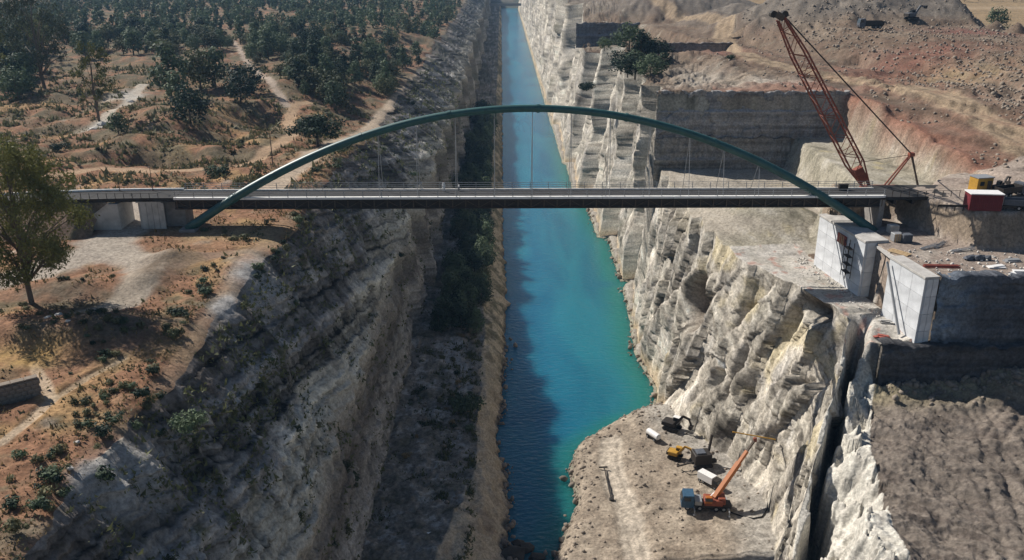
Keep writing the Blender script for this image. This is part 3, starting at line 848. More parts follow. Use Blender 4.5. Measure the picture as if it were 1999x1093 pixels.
# face relief: diagonal bedding, vertical flutes, blocky joints, hollows
wm = (SEG == 2)[None] * np.minimum(1, np.minimum(T * 7, (1 - T) * 9))[None]
pw_ = SEG == 2
fl = sub(pw_, lambda X, YY, Zs: ridged(YY / 6.0, Zs / 26, 4.1, oct=4))
fl2 = sub(pw_, lambda X, YY, Zs: fbm(YY / 2.1, Zs / 7, 14.1, oct=4))
bed = sub(pw_, lambda X, YY, Zs: fbm((Zs - 0.75 * YY) / 2.0, YY / 30, 2.4, oct=3))
blk = sub(pw_, lambda X, YY, Zs: fbm(YY / 3.6, Zs / 3.6, 9.9, oct=4))
wrp = 0.25 * fl2
pw_ = SEG == 2
R1b, R1c, R1r = on_cols(pw_, lambda y, z, p: blocks(y / 9 + 0.02 * z + 0.25 * wrp[:, p], z / 17 + 0.07 * y, 21.0, 2.2))
R2b, R2c, R2r = on_cols(pw_, lambda y, z, p: blocks(y / 3.6 + 0.25 * wrp[:, p], z / 7 + 0.12 * y, 35.0, 2.0))
R3b, R3c, R3r = on_cols(pw_, lambda y, z, p: blocks(y / 1.3 + 0.2 * wrp[:, p], z / 2.4 + 0.3 * y, 49.0, 1.8))
fade = (1 - 0.6 * ss(YY, 175, 215))
X += wm * ss(YY, 205, 225) * (2.6 * sub(pw_, lambda X, YY, Zs: fbm(YY / 21, Zs / 17, 33.0, oct=4)) + 1.2 * sub(pw_, lambda X, YY, Zs: ridged(YY / 9, Zs / 40, 35.0, oct=3)))
bw = Zs - 0.62 * YY + 1.2 * blk + 0.2 * fl2
L1b, L1c = layer1(bw / 3.0, 11); L2b, L2c = layer1(bw / 0.8, 37); V1b, V1c = layer1((YY + 0.16 * Zs + 1.0 * fl2 + 0.6 * blk) / 5.0, 61); V2b, V2c = layer1((YY - 0.1 * Zs + 0.5 * fl2) / 1.9, 83)
X += wm * (0.22 * fl + 0.08 * fl2 + (0.26 * L1b + 0.06 * L2b) * fade + 0.3 * V1b + 0.08 * V2b + 0.85 * R1b * fade + 0.26 * R2b * fade + 0.06 * R3b * fade + 0.5 * R1c + 0.2 * R2c + 0.25 * V1c + 0.15 * L1c * fade)
for (u, v, yy, ry, rz, d) in ((1340, 592, 156, 4.6, 4.4, 13.0), (1580, 602, 126, 2.8, 2.2, 6.0), (1385, 740, 141, 1.0, 1.7, 3.0), (1445, 730, 137, 0.8, 5.0, 3.5), (1500, 640, 131, 1.0, 3.0, 1.6), (1285, 720, 160, 0.9, 1.8, 1.4), (1250, 480, 197, 4, 5, 2.5)):
    c = at_y(u, v, yy)
    X += wm * d * np.exp(-((((YY - c.y) / ry) ** 2 + ((Zs - c.z) / rz) ** 2) ** 2))
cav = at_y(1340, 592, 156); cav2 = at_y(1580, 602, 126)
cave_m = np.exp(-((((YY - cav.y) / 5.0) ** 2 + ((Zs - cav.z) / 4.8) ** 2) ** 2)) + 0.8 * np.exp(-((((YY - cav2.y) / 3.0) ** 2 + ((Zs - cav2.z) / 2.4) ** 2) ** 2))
Z += wm * 0.12 * sub(pw_, lambda X, YY, Zs: fbm(YY / 1.2, Zs / 1.4, X / 1.2, oct=2))
# colours
n_a = fbm(X / 16 + 7, YY / 16, oct=4); n_b = fbm(X / 5 + 3, YY / 5, oct=4); n_c = fbm(X / 1.2, YY / 1.2 + 8, oct=3)
C = np.zeros(X.shape + (3,), np.float32)
# plateau and diggings
C[:] = (0.195, 0.15, 0.115)
C = mixc(C, (0.255, 0.212, 0.168), ss(n_a, 0.0, 0.5)); C = mixc(C, (0.145, 0.10, 0.076), ss(-n_a + 0.7 * n_b, 0.1, 0.55) * 0.8)
C = mixc(C, (0.25, 0.235, 0.185), ss(n_b - 0.4 * n_a, 0.2, 0.6) * 0.6)
rdt = seg_dist(X, YY, TERR)
C = mixc(C, (0.25, 0.145, 0.108), ss(np.sin(rdt / 2.6 + 2.5 * n_b) + n_a, 0.5, 1.2) * 0.5 * (1 - ss(rdt, 14, 24)) * (YY > 150) * (X > 70))
C = C * (1 + 0.4 * n_c + 0.3 * sub((SEG >= 3), lambda X, YY, Zs: fbm((X + YY) / 1.2, (X - YY) / 6, oct=3)))[..., None]
heap = np.zeros(X.shape, np.float32)
for cx, cy, r, h in HEAPS:
    heap = np.maximum(heap, ss(1 - np.hypot(X - cx, YY - cy) / r, -0.05, 0.25))
streak = sub((SEG >= 3), lambda X, YY, Zs: fbm((X - 0.5 * YY) / 2.2, (X + YY) / 22, oct=4))
hc = np.zeros_like(C); hc[:] = (0.205, 0.185, 0.162); hc = mixc(hc, (0.125, 0.118, 0.11), ss(streak, 0.05, 0.5)); hc = mixc(hc, (0.27, 0.245, 0.215), ss(-streak, 0.15, 0.5))
C = C * (1 - heap[..., None]) + hc * heap[..., None]
for (u, v, z), rx, ry, c, s in (((1800, 115, 60), 17, 11, (0.23, 0.115, 0.092), 0.75), ((1900, 75, 62), 14, 12, (0.22, 0.11, 0.095), 0.8), ((1720, 140, 58), 12, 10, (0.28, 0.15, 0.115), 0.7),
                               ((1900, 260, 55), 16, 14, (0.225, 0.13, 0.098), 0.6), ((1760, 230, 56), 10, 16, (0.23, 0.14, 0.108), 0.6), ((1940, 345, 52), 14, 7, (0.29, 0.16, 0.12), 0.8), ((1840, 330, 52), 8, 8, (0.30, 0.155, 0.115), 0.7),
                               ((1410, 100, 57), 8, 16, (0.29, 0.155, 0.125), 0.9), ((1480, 165, 57), 14, 6, (0.36, 0.225, 0.17), 0.9), ((1600, 168, 57), 14, 5, (0.30, 0.165, 0.13), 0.9), ((1200, 18, 57), 12, 40, (0.36, 0.22, 0.185), 0.9),
                               ((1880, 140, 60), 10, 12, (0.33, 0.265, 0.16), 0.5), ((1960, 190, 58), 14, 12, (0.31, 0.25, 0.20), 0.5)):
    q = at_z(u, v, z)
    C = mixc(C, c, np.clip(s * 1.3 * gauss(X, YY, (q.x, q.y), rx, ry) * (0.8 + 0.9 * n_b), 0, 0.95) * (YY > 140))
for (u, v, z), rx, ry in (((1370, 140, 57), 7, 26), ((1340, 165, 57), 5, 5), ((1450, 160, 57), 16, 6)):
    q = at_z(u, v, z)
    C = mixc(C, (0.42, 0.39, 0.345), np.clip(1.3 * gauss(X, YY, (q.x, q.y), rx, ry) * (0.85 + 0.8 * n_b), 0, 1) * (YY > 206))
rd = seg_dist(X, YY, ROAD_R)
C = mixc(C, (0.12, 0.085, 0.065), np.exp(-((rd - 5.2) / 1.1) ** 2) * 0.55 * (YY > 150)); C = mixc(C, (0.37, 0.295, 0.21), (1 - ss(rd + 0.8 * n_b, 2.8, 4.4)) * 0.95 * (YY > 150)); C = mixc(C, (0.21, 0.165, 0.12), np.exp(-((rd - 1.3) / 0.5) ** 2) * 0.7 * (YY > 150))
band = np.sin((Zs + 0.03 * X + 0.8 * n_b) * 3.1)
C = C * (1 + 0.28 * band * (YY > 150) * (YY < 240) * (X > 80))[..., None]
C = mixc(C, (0.20, 0.11, 0.08), ss(band + 0.6 * n_a, 0.5, 1.1) * 0.5 * (YY > 150) * (YY < 240) * (X > 82))
# far field
fld = ss(YY + 0.5 * (X - 200), 352, 362) * ss(X, 150 , 160)
fc = np.zeros_like(C); fc[:] = (0.30, 0.215, 0.125); fc = mixc(fc, (0.24, 0.18, 0.11), ss(sub((SEG >= 3), lambda X, YY, Zs: fbm(X / 50, YY / 9, oct=3)), -0.1, 0.3)); fc = mixc(fc, (0.36, 0.27, 0.175), np.exp(-((YY - 500 - 0.04 * X) / 12) ** 2)); fc = mixc(fc, (0.17, 0.145, 0.095), ss(395 - YY, 0, 15) * 0.8)
C = C * (1 - fld[..., None]) + fc * fld[..., None]
shv = (1 - ss(X, 60, 70)) * ss(YY, 206, 222)
C = mixc(C, (0.17, 0.15, 0.12), shv * 0.6 * ss(n_b, -0.2, 0.3)); C = mixc(C, (0.36, 0.33, 0.285), shv * ss(n_b + 0.4 * n_c, 0.25, 0.6))
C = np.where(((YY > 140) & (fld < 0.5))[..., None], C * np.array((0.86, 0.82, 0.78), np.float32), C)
# cutting: pale marl
pm = (YY > 111.8) & (YY < 205)
marl = np.zeros_like(C); marl[:] = (0.33, 0.30, 0.235)
mb = sub((SEG >= 3), lambda X, YY, Zs: fbm((X + 0.4 * YY) / 3.0, YY / 14, Zs / 3, oct=4))
marl = mixc(marl, (0.41, 0.38, 0.32), ss(mb, 0.0, 0.4)); marl = mixc(marl, (0.19, 0.175, 0.132), ss(-mb, 0.1, 0.5)); marl = mixc(marl, (0.50, 0.42, 0.22), ss(n_b, 0.25, 0.6) * 0.5)
inpit = pm * (1 - ss(X - pit_upper(YY), -2.5, 1.5)) * (1.0 * ((YY > 146) | (X < xp(YY) + 1)))
C = C * (1 - inpit[..., None]) + marl * inpit[..., None]
C = mixc(C, (0.255, 0.125, 0.085), np.clip(np.exp(-((X - pit_upper(YY) - 1.2 - 1.5 * n_b) / 2.6) ** 2) * (0.75 + 0.6 * n_a), 0, 0.9) * (YY > 145) * (YY < 205))
C = mixc(C, (0.30, 0.165, 0.12), np.clip(np.exp(-((YY - 207.5 - 2.0 * n_b) / 2.6) ** 2) * (0.7 + 0.8 * n_b), 0, 0.9) * (X > 50) * (X < 84))
floorp = pm * (1 - ss(Zs, 39.8, 41)) * (SEG >= 3)[None]
C = mixc(C, (0.40, 0.35, 0.29), floorp * 0.6 * ss(YY, 150, 158))
wp = pm * (YY < 150) * (X < xp(YY) + 1) * (SEG >= 3)[None]
C = mixc(C, (0.50, 0.47, 0.425), wp * np.clip(0.75 + 0.6 * n_b, 0, 1))
C = mixc(C, (0.44, 0.27, 0.22), wp * ss(sub((SEG >= 3), lambda X, YY, Zs: fbm(X / 2.2 + 40, YY / 2.2, oct=3)), 0.22, 0.4) * 0.8)
pf = (YY > 111.8) * (YY < np.interp(X, [65, 71], [141, 126])) * (X > xp(np.minimum(YY, 141)) + 1.6) * (Zs < 47.5)
C = mixc(C, (0.30, 0.245, 0.205), pf * 0.9); C = mixc(C, (0.38, 0.335, 0.285), pf * ss(n_b, 0.1, 0.5) * 0.8)
em = (YY > 123) * (YY < 153) * (X > 55) * (Zs > 46.4)
C = mixc(C, (0.295, 0.235, 0.175), em * 0.85 * (Zs < 50.6)); C = mixc(C, (0.36, 0.30, 0.25), em * (Zs >= 50.6) * 0.9); C = mixc(C, (0.19, 0.145, 0.11), em * ss(n_b + n_c * 0.6, 0.15, 0.5) * 0.7)
# excavated floor
fl_ = (YY <= 111.8) * (SEG >= 3)[None]
flc = np.zeros_like(C); flc[:] = (0.135, 0.112, 0.095); sc_ = sub((SEG >= 3), lambda X, YY, Zs: ridged(X / 2.6 + 0.3 * YY, YY / 4.5, oct=3))
flc = mixc(flc, (0.20, 0.17, 0.142), ss(sc_, 0.1, 0.7) * 0.8); flc = mixc(flc, (0.085, 0.068, 0.057), ss(-sc_ + 0.4 * n_b, 0.2, 0.7) * 0.75); flc = mixc(flc, (0.36, 0.31, 0.19), gauss(YY, X * 0, (108, 0), 3) * 0.6); flc = mixc(flc, (0.36, 0.24, 0.17), ss(X, 66, 74) * 0.6 * ss(n_a, -0.2, 0.3))
pale = (X < xe_f(YY) + 0.4) * fl_
flc = mixc(flc, (0.60, 0.57, 0.50), pale * np.clip(0.9 + 0.5 * n_c, 0, 1))
C = np.where((fl_ > 0)[..., None], flc, C)
# cliff face
cf = np.zeros_like(C); cf[:] = (0.54, 0.49, 0.41)
f1 = sub(pw_, lambda X, YY, Zs: fbm(YY / 7, Zs / 10, 3.1, oct=4)); st = sub(pw_, lambda X, YY, Zs: fbm(YY / 0.8, Zs / 11, 5.2, oct=4)); bd = sub(pw_, lambda X, YY, Zs: fbm((Zs - 1.1 * YY) / 1.5, (YY + Zs) / 25, 8.4, oct=4))
nearw = 1 - ss(YY, 150, 185)
cf = mixc(cf, (0.70, 0.65, 0.55), ss(f1 + 0.4 * bd, 0.05, 0.45)); cf = mixc(cf, (0.45, 0.42, 0.38), ss(-f1 + 0.3 * st, 0.05, 0.5) * 0.85)
cf = mixc(cf, (0.15, 0.138, 0.125), ss(st + 0.5 * f1, 0.22, 0.6) * 0.8); cf = mixc(cf, (0.60, 0.56, 0.49), ss(bd - 0.2 * st, 0.15, 0.45) * 0.65); cf = mixc(cf, (0.62, 0.585, 0.53), ss(sub(pw_, lambda X, YY, Zs: fbm(YY / 4 + 60, Zs / 6, oct=3)), 0.25, 0.5) * 0.7); cf = mixc(cf, (0.17, 0.15, 0.13), np.clip(0.6 * R1c + 0.3 * R2c + 0.1 * R3c, 0, 0.7)); cf = np.clip(cf * (1 + 0.35 * (R1r - 0.5) + 0.3 * (R2r - 0.5) + 0.15 * (R3r - 0.5) + 0.4 * bd + 0.4 * st + (0.16 * L1b + 0.14 * L2b - 0.35 * L1c - 0.15 * L2c) * fade + 0.12 * V1b + 0.08 * V2b - 0.35 * V1c - 0.15 * V2c)[..., None], 0.03, 0.78)
cf = mixc(cf, (0.56, 0.47, 0.28), nearw * ss(sub(pw_, lambda X, YY, Zs: fbm(YY / 8 + 4, Zs / 8, oct=3)) + ss(Zs, 20, 34) * 0.25, 0.22, 0.5) * 0.55)
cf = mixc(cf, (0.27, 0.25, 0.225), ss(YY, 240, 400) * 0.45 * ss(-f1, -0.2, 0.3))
cf = mixc(cf, (0.50, 0.38, 0.24), (1 - ss(Zs, 1, 4.5)) * (1 - onspit)[:, None] * 0.7)
cf = mixc(cf, (0.11, 0.11, 0.075), ss(YY, 200, 215) * ss(sub(pw_, lambda X, YY, Zs: fbm(YY / 9, Zs / 9, 19, oct=4)), 0.3, 0.45) * 0.6)
cf = mixc(cf, (0.13, 0.088, 0.058), np.clip(cave_m * 1.3, 0, 0.92))     # brown earth in the hollows, darkened so the colour carries their shade too
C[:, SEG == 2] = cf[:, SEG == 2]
# spit
sc = np.zeros_like(C); sc[:] = (0.305, 0.252, 0.195); sc = mixc(sc, (0.375, 0.315, 0.245), ss(n_b, 0, 0.5)); sc = mixc(sc, (0.20, 0.16, 0.122), ss(-n_b + 0.5 * n_c, 0.1, 0.5) * 0.8)
td = seg_dist(X, YY, SPIT_TRACK)
sc = mixc(sc, (0.45, 0.39, 0.315), (1 - ss(td + 0.8 * n_b, 1.5, 2.6)) * 0.95)
apron = ss(X - xb[:, None], -9, -2); sc = mixc(sc, (0.34, 0.32, 0.285), apron * 0.8)
sc = mixc(sc, (0.17, 0.15, 0.12), (1 - ss(Zs, 0.1, 1.3)) * 0.8); sc = mixc(sc, (0.36, 0.37, 0.27), 0.5 * np.exp(-((Zs - 0.2) / 0.25) ** 2))
sc = sc * (1 + 0.4 * n_c + 0.3 * sub((SEG == 1), lambda X, YY, Zs: fbm(X / 0.5, YY / 0.5, oct=2)) + 0.18 * np.sin(td * 5.0) * np.exp(-td / 2.5))[..., None]
C[:, SEG == 1] = sc[:, SEG == 1]; C[:, SEG == 0] = sc[:, SEG == 0] * 0.4
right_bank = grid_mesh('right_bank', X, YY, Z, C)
tag(right_bank, 'pale sunlit rock cliff, spoil shelf and excavated ground on the right of the canal', kind='structure')

# ---------------------------------------------------------------- quarry faces (turned to the camera)
def rock_wall(name, p0, p1, z0, z1, color, lean=0.06, nx=180, nz=60, amp=0.45, seed=0.0, ledges=(), topnoise=0.9, vert=True, patch=None, label=''):
    p0 = np.array(p0); p1 = np.array(p1); L = np.linalg.norm(p1 - p0); d = (p1 - p0) / L; nrm = np.array([d[1], -d[0]])
    s = np.linspace(0, L, nx)[None, :]; t = np.linspace(0, 1, nz)[:, None]
    s, t = np.broadcast_arrays(s, t)
    s = s.astype(np.float32); t = t.astype(np.float32)
    zz = z0 + (z1 - z0) * t
    out = -lean * (zz - z0) + 0.5 * amp * blocks(s / 4, zz / 3, seed)[0] + 0.35 * amp * blocks(s / 1.3, zz / 1.6, seed + 3)[0] + amp * (fbm(s / 5, zz / 5, oct=4) + 0.5 * ridged(s / 2, zz / 7, oct=3)) + 0.25 * amp * fbm(s / 0.6, zz / 3, oct=2)
    for (lz, dp) in ledges:
        out = out - dp * ss(zz, lz - 0.25, lz + 0.25) + 0.3 * np.exp(-((zz - lz) / 0.4) ** 2)
    x = p0[0] + d[0] * s + nrm[0] * out; y = p0[1] + d[1] * s + nrm[1] * out
    zf = zz + (t > 0.98) * topnoise * fbm(s / 3, s * 0 + seed, oct=3) + 0.1 * fbm(s / 2, zz / 2, oct=2)
    c = np.zeros(s.shape + (3,), np.float32); c[:] = color
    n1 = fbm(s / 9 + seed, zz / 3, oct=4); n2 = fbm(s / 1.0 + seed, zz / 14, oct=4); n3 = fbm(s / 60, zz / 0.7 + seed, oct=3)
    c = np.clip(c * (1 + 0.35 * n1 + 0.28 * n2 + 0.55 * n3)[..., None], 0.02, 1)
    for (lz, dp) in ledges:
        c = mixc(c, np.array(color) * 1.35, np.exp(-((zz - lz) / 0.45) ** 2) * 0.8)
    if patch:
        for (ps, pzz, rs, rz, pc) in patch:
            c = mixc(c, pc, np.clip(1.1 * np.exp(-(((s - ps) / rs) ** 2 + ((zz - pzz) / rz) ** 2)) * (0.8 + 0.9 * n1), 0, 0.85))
    # top return so the face has a rim that meets the ground behind
    xb_ = x[-1:] - nrm[0] * 2.5; yb_ = y[-1:] - nrm[1] * 2.5
    x = np.concatenate([x, xb_]); y = np.concatenate([y, yb_]); zf = np.concatenate([zf, zf[-1:] - 0.15]); c = np.concatenate([c, c[-1:] * 1.0])
    o = grid_mesh(name, x, y, zf, c)
    tag(o, label, kind='structure')
    return o
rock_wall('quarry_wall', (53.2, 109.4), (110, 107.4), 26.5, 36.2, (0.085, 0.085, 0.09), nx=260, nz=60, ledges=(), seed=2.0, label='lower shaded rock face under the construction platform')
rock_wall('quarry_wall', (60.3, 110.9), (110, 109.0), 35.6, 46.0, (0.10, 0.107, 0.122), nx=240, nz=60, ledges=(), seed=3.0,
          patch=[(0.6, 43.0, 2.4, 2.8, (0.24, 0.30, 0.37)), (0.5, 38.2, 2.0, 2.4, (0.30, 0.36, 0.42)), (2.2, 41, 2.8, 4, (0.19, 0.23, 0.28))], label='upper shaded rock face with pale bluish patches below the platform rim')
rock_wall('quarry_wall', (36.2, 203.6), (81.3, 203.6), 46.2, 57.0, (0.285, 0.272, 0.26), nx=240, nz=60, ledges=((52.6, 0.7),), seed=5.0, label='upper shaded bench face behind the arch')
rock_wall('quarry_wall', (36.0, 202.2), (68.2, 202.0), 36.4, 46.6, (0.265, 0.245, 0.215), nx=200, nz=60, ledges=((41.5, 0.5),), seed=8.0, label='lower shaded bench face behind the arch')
rock_wall('quarry_wall', (33.5, 403.0), (62, 403.0), 46.5, 57.2, (0.20, 0.195, 0.20), nx=90, nz=30, ledges=((52, 0.8),), seed=11.0, label='dark end face of the old working beside the far cliff')
rock_wall('quarry_wall', (47, 316.5), (82, 316.0), 50.5, 57.1, (0.24, 0.215, 0.20), nx=110, nz=24, seed=14.0, label='low broken face under the haul road')

# ---------------------------------------------------------------- water
def make_water():
    yy = np.concatenate([np.linspace(60, 260, 120), np.linspace(262, 3000, 60)]).astype(np.float32)
    xx = np.linspace(-8, 44, 60).astype(np.float32)
    X, Y = np.meshgrid(xx, yy)
    e = np.interp(Y, ysr, xw_r)
    shoal = np.clip(ss(X - e, -9, 0.5) * 0.9, 0, 1) * (1 - ss(Y, 330, 520))
    shoal = np.clip(shoal + 0.3 * ss(X, 9, 22) * (1 - ss(Y, 250, 420)), 0, 1)
    X = np.pad(X, 1, mode='edge'); Y = np.pad(Y, 1, mode='edge'); shoal = np.pad(shoal, 1, mode='edge')
    Zw = np.zeros_like(X); Zw[0] = Zw[-1] = -14; Zw[:, 0] = Zw[:, -1] = -14
    o = grid_mesh('canal_water', X, Y, Zw, None, mat='water', extra={'shoal': shoal}, smooth=False)
    tag(o, 'turquoise canal water between the rock walls', kind='structure')
    bed = MB().box((18, 1600, -3.6), (120, 3200, 1.0)).build('canal_bed', 'rock_dark')
    tag(bed, 'canal bed under the water', kind='structure')
make_water()
def far_shore():
    xs = np.linspace(-260, 330, 120).astype(np.float32); yy = np.linspace(1420, 1900, 40).astype(np.float32)
    X_, Y_ = np.meshgrid(xs, yy)
    Z_ = -2 + 26 * ss(Y_, 1425, 1560) + 8 * fbm(X_ / 90, Y_ / 90, oct=4)
    C_ = np.zeros(X_.shape + (3,), np.float32); C_[:] = (0.075, 0.085, 0.07); C_ = mixc(C_, (0.16, 0.14, 0.11), ss(fbm(X_ / 40, Y_ / 40, oct=3), 0.1, 0.4))
    tag(grid_mesh('far_shore', X_, Y_, Z_, C_), 'wooded far shore closing the end of the canal', kind='structure')
far_shore()
g = MB().box((0, 1500, -6), (9000, 9000, 1)).build('ground', 'rock')
tag(g, 'ground reaching the horizon', kind='structure')
# ================================================================== BRIDGE
BY = 137.0; HALF = 2.5; DZ = 51.0
def deck_z(x): return DZ - 0.004 * x
BX0, BX1 = -52.2, 61.5
bridge = empty('arch_bridge', (5, BY, 46), 'slender footbridge with a single green steel arch over the canal', 'bridge')
bi = Matrix.Translation((-5, -BY, -46))
def bpart(mb, name, mat, smooth=False, parent=None):
    o = mb.build(name, mat, parent or bridge, smooth=smooth)
    if parent is None: o.location = (-5, -BY, -46)
    return o
def bpt(x, y, z): return (x, BY + y, z)
# deck slab and wearing course
m = MB()
m.box(((BX0 + BX1) / 2, BY, DZ - 0.16), (BX1 - BX0, 2 * HALF - 0.5, 0.26)); bpart(m, 'deck', 'asphalt')
n = 10
for side in (-1, 1):
    for i in range(n):      # precast edge beams, one per bay
        a = BX0 + (BX1 - BX0) * i / n + 0.03; b = BX0 + (BX1 - BX0) * (i + 1) / n - 0.03
        m = MB().box(((a + b) / 2, BY + side * (HALF - 0.08), DZ - 0.03), (b - a, 0.55, 0.36), bev=0.03)
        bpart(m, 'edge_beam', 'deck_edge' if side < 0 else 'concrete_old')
# trussed girder below the deck
for side in (-1, 1):
    y = BY + side * (HALF - 0.25)
    bpart(MB().box(((BX0 + BX1) / 2, y, DZ - 1.75), (BX1 - BX0, 0.24, 0.24)), 'bottom_chord', 'steel_dark')
    bpart(MB().box(((BX0 + BX1) / 2, y, DZ - 0.5), (BX1 - BX0, 0.2, 0.28)), 'top_chord', 'steel_dark')
nb = 54
post = MB().box((0, 0, -1.1), (0.17, 0.12, 1.2)).mesh('girder_post', 'steel_rust')
xb_me = MB().box((0, 0, -0.72), (0.3, 2 * HALF - 0.7, 0.5)).mesh('crossbeam', 'steel_dark')
dg = {}
for i in range(nb + 1):
    x = BX0 + 0.4 + (BX1 - BX0 - 0.8) * i / nb
    inst('girder_post', post, bridge, (x - 5, -(HALF - 0.14), DZ - 46))
    inst('crossbeam', xb_me, bridge, (x - 5, 0, DZ - 46))
    if i < nb:
        dx = (BX1 - BX0 - 0.8) / nb
        s = 1 if (i % 2) else -1
        if s not in dg: dg[s] = MB().beam((dx / 2 - s * dx / 2 * 0.9, 0, -1.65), (dx / 2 + s * dx / 2 * 0.9, 0, -0.6), 0.09).mesh('girder_diagonal', 'steel_rust')
        inst('girder_diagonal', dg[s], bridge, (x - 5, -(HALF - 0.24), DZ - 46))
bpart(MB().box(((BX0 + BX1) / 2, BY - HALF + 0.42, DZ - 1.12), (BX1 - BX0, 0.06, 1.2)), 'girder_web', 'steel_dark')
bpart(MB().box(((BX0 + BX1) / 2, BY, DZ - 0.98), (BX1 - BX0, 2 * HALF - 1.0, 0.06)), 'soffit_plate', 'steel_dark')
# railings
rp = MB().box((0, 0, 0.62), (0.09, 0.09, 1.1)).mesh('railing_post', 'steel_grey')
nrp = 38
for side in (-1, 1):
    for i in range(nrp + 1):
        inst('railing_post', rp, bridge, (BX0 + 0.3 + (BX1 - BX0 - 0.6) * i / nrp - 5, side * (HALF + 0.03), DZ - 46))
    for z in (0.45, 0.8, 1.17):
        bpart(MB().box(((BX0 + BX1) / 2, BY + side * (HALF + 0.03), DZ + z), (BX1 - BX0 - 0.2, 0.05, 0.05)), 'handrail', 'steel_grey')
# approach span beyond the deck end, carried to the bank on a dark cross wall
bpart(MB().box((BX1 + 6.0, BY + 0.8, DZ - 0.25), (12.2, 7.6, 0.5), bev=0.05), 'approach_span', 'asphalt')
for k in range(4): bpart(MB().box((BX1 + 1.5 + 3 * k, BY + 0.8, DZ - 0.9), (0.4, 7.0, 0.8)), 'approach_girder', 'steel_dark')
bpart(MB().box((BX1 - 0.3, BY + 0.4, DZ - 3.2), (0.8, 5.6, 5.2)), 'cross_wall', 'concrete_dark')
for k in range(9): bpart(MB().box((BX1 + 0.8 + 1.35 * k, BY - 2.95, DZ + 0.5), (0.08, 0.08, 1.0)), 'railing_post', 'steel_dark')
bpart(MB().box((BX1 + 6.2, BY - 2.95, DZ + 1.0), (11.2, 0.06, 0.06)), 'handrail', 'steel_dark')
# arch: one tube rising from the near side and leaning over the walkway
ax0, az0 = -50.2, 46.2; ax1, az1 = 61.2, 44.6; apex = 64.7
def arch_pt(t):
    x = ax0 + (ax1 - ax0) * t
    k = 4 * t * (1 - t)
    z = az0 + (az1 - az0) * t + (apex - (az0 + az1) / 2) * k
    y = BY - HALF - 1.0 + (HALF + 1.0) * min(1, k * 1.1) ** 1.0
    return Vector((x, y, z))
pts = [arch_pt(i / 64) for i in range(65)]
m = MB()
for a, b in zip(pts[:-1], pts[1:]): pass
vs = []; hw, hh = 0.5, 0.62
m.tube(pts, [0.74 - 0.16 * (4 * (i / 64) * (1 - i / 64)) for i in range(65)], n=12)
bpart(m, 'arch', 'arch_green', smooth=True)
for i in range(8, 64, 8):
    p = arch_pt(i / 64); q = arch_pt(i / 64 + 0.004)
    bpart(MB().tube([p, q], 0.69, n=12), 'arch_collar', 'arch_green')
# hangers: a pair of rods at every node
hang_u = [745, 818, 892, 966, 1038, 1112, 1186, 1262, 1338, 1404, 1472]
for u in hang_u:
    x = at_y(u, 380, BY).x
    t = (x - ax0) / (ax1 - ax0); p = arch_pt(t)
    for side in (-1, 1):
        bpart(MB().tube([p, (x, BY + side * (HALF + 0.05), DZ - 0.2)], 0.045, n=6), 'hanger', 'steel_grey')
# feet of the arch
bpart(MB().box((ax0 + 0.2, BY - HALF - 1.1, 45.6), (2.6, 2.0, 1.6), bev=0.1), 'arch_footing', 'concrete_dark')
bpart(MB().box((ax1 + 0.6, BY - HALF - 0.8, 44.9), (3.2, 2.4, 1.8), bev=0.1), 'arch_footing', 'concrete_dark')

# ---------------------------------------------------------------- left abutment with underpass
ab = empty('abutment_block', (-55.5, BY, 45.6), 'pale concrete abutment block under the left end of the deck', 'abutment')
pw = 0.93
for i in range(4):
    MB().box((-1.85 + 0.5 + i * pw - 0.3, -2.45, 2.4), (pw - 0.05, 0.3, 4.6), bev=0.02).build('concrete_panel', 'concrete_old', ab)
MB().box((-0.75, 0.15, 2.4), (3.6, 4.8, 4.55)).build('core', 'concrete_old', ab)
MB().box((-0.75, 0.1, 4.83), (4.0, 5.4, 0.28), bev=0.03).build('cap', 'concrete_old', ab)
MB().box((2.8, 0.6, 2.3), (3.1, 3.6, 4.3)).build('bearing_shelf', 'concrete_dark', ab)
wg = empty('wing_wall', (-63, BY - 2.6, 45.6), 'white sloping wing wall left of the underpass', 'wall')
m = MB().prism([(-5.6, -0.4), (2.0, -0.4), (2.0, 4.6), (0.6, 4.6), (-5.2, 0.5)], -0.35, 0.15, axis='y'); m.build('wall_face', 'concrete_old', wg)
m = MB()
m.beam((-5.4, -0.1, 0.55), (0.6, -0.1, 4.68), 0.75, 0.16); m.build('coping', 'concrete_old', wg)
MB().prism([(0.15, 0), (5.2, 0), (5.2, 4.6), (0.15, 4.6)], 1.2, 2.0, axis='x').build('return_wall', 'concrete_old', wg)
ap = empty('approach_slab', (-63, BY, 50.4), 'thin dark approach slab curving to the bridge from the left bank', 'bridge approach')
for i in range(9):
    xa, xb_ = -52.2 - i * 3.4, -52.2 - (i + 1) * 3.4
    za, zb_ = DZ - 0.010 * i * i, DZ - 0.010 * (i + 1) ** 2
    m = MB()
    vs = []
    for (x, z) in ((xa - 0.02, za), (xb_ + 0.02, zb_)):
        vs += [(x + 63, -2.6, z - 50.4), (x + 63, 2.6, z - 50.4), (x + 63, 2.6, z - 50.9), (x + 63, -2.6, z - 50.9)]
    m.add(vs, [(0, 1, 2, 3), (4, 7, 6, 5), (0, 4, 5, 1), (1, 5, 6, 2), (2, 6, 7, 3), (3, 7, 4, 0)])
    m.build('slab', 'asphalt', ap)
    m = MB(); m.beam((xa + 63, -2.72, za - 50.32), (xb_ + 63, -2.72, zb_ - 50.32), 0.22, 0.22); m.build('kerb', 'steel_dark', ap)
    m = MB(); m.beam((xa + 63, 2.6, za - 50.2), (xb_ + 63, 2.6, zb_ - 50.2), 0.25, 0.3); m.build('kerb', 'deck_edge', ap)
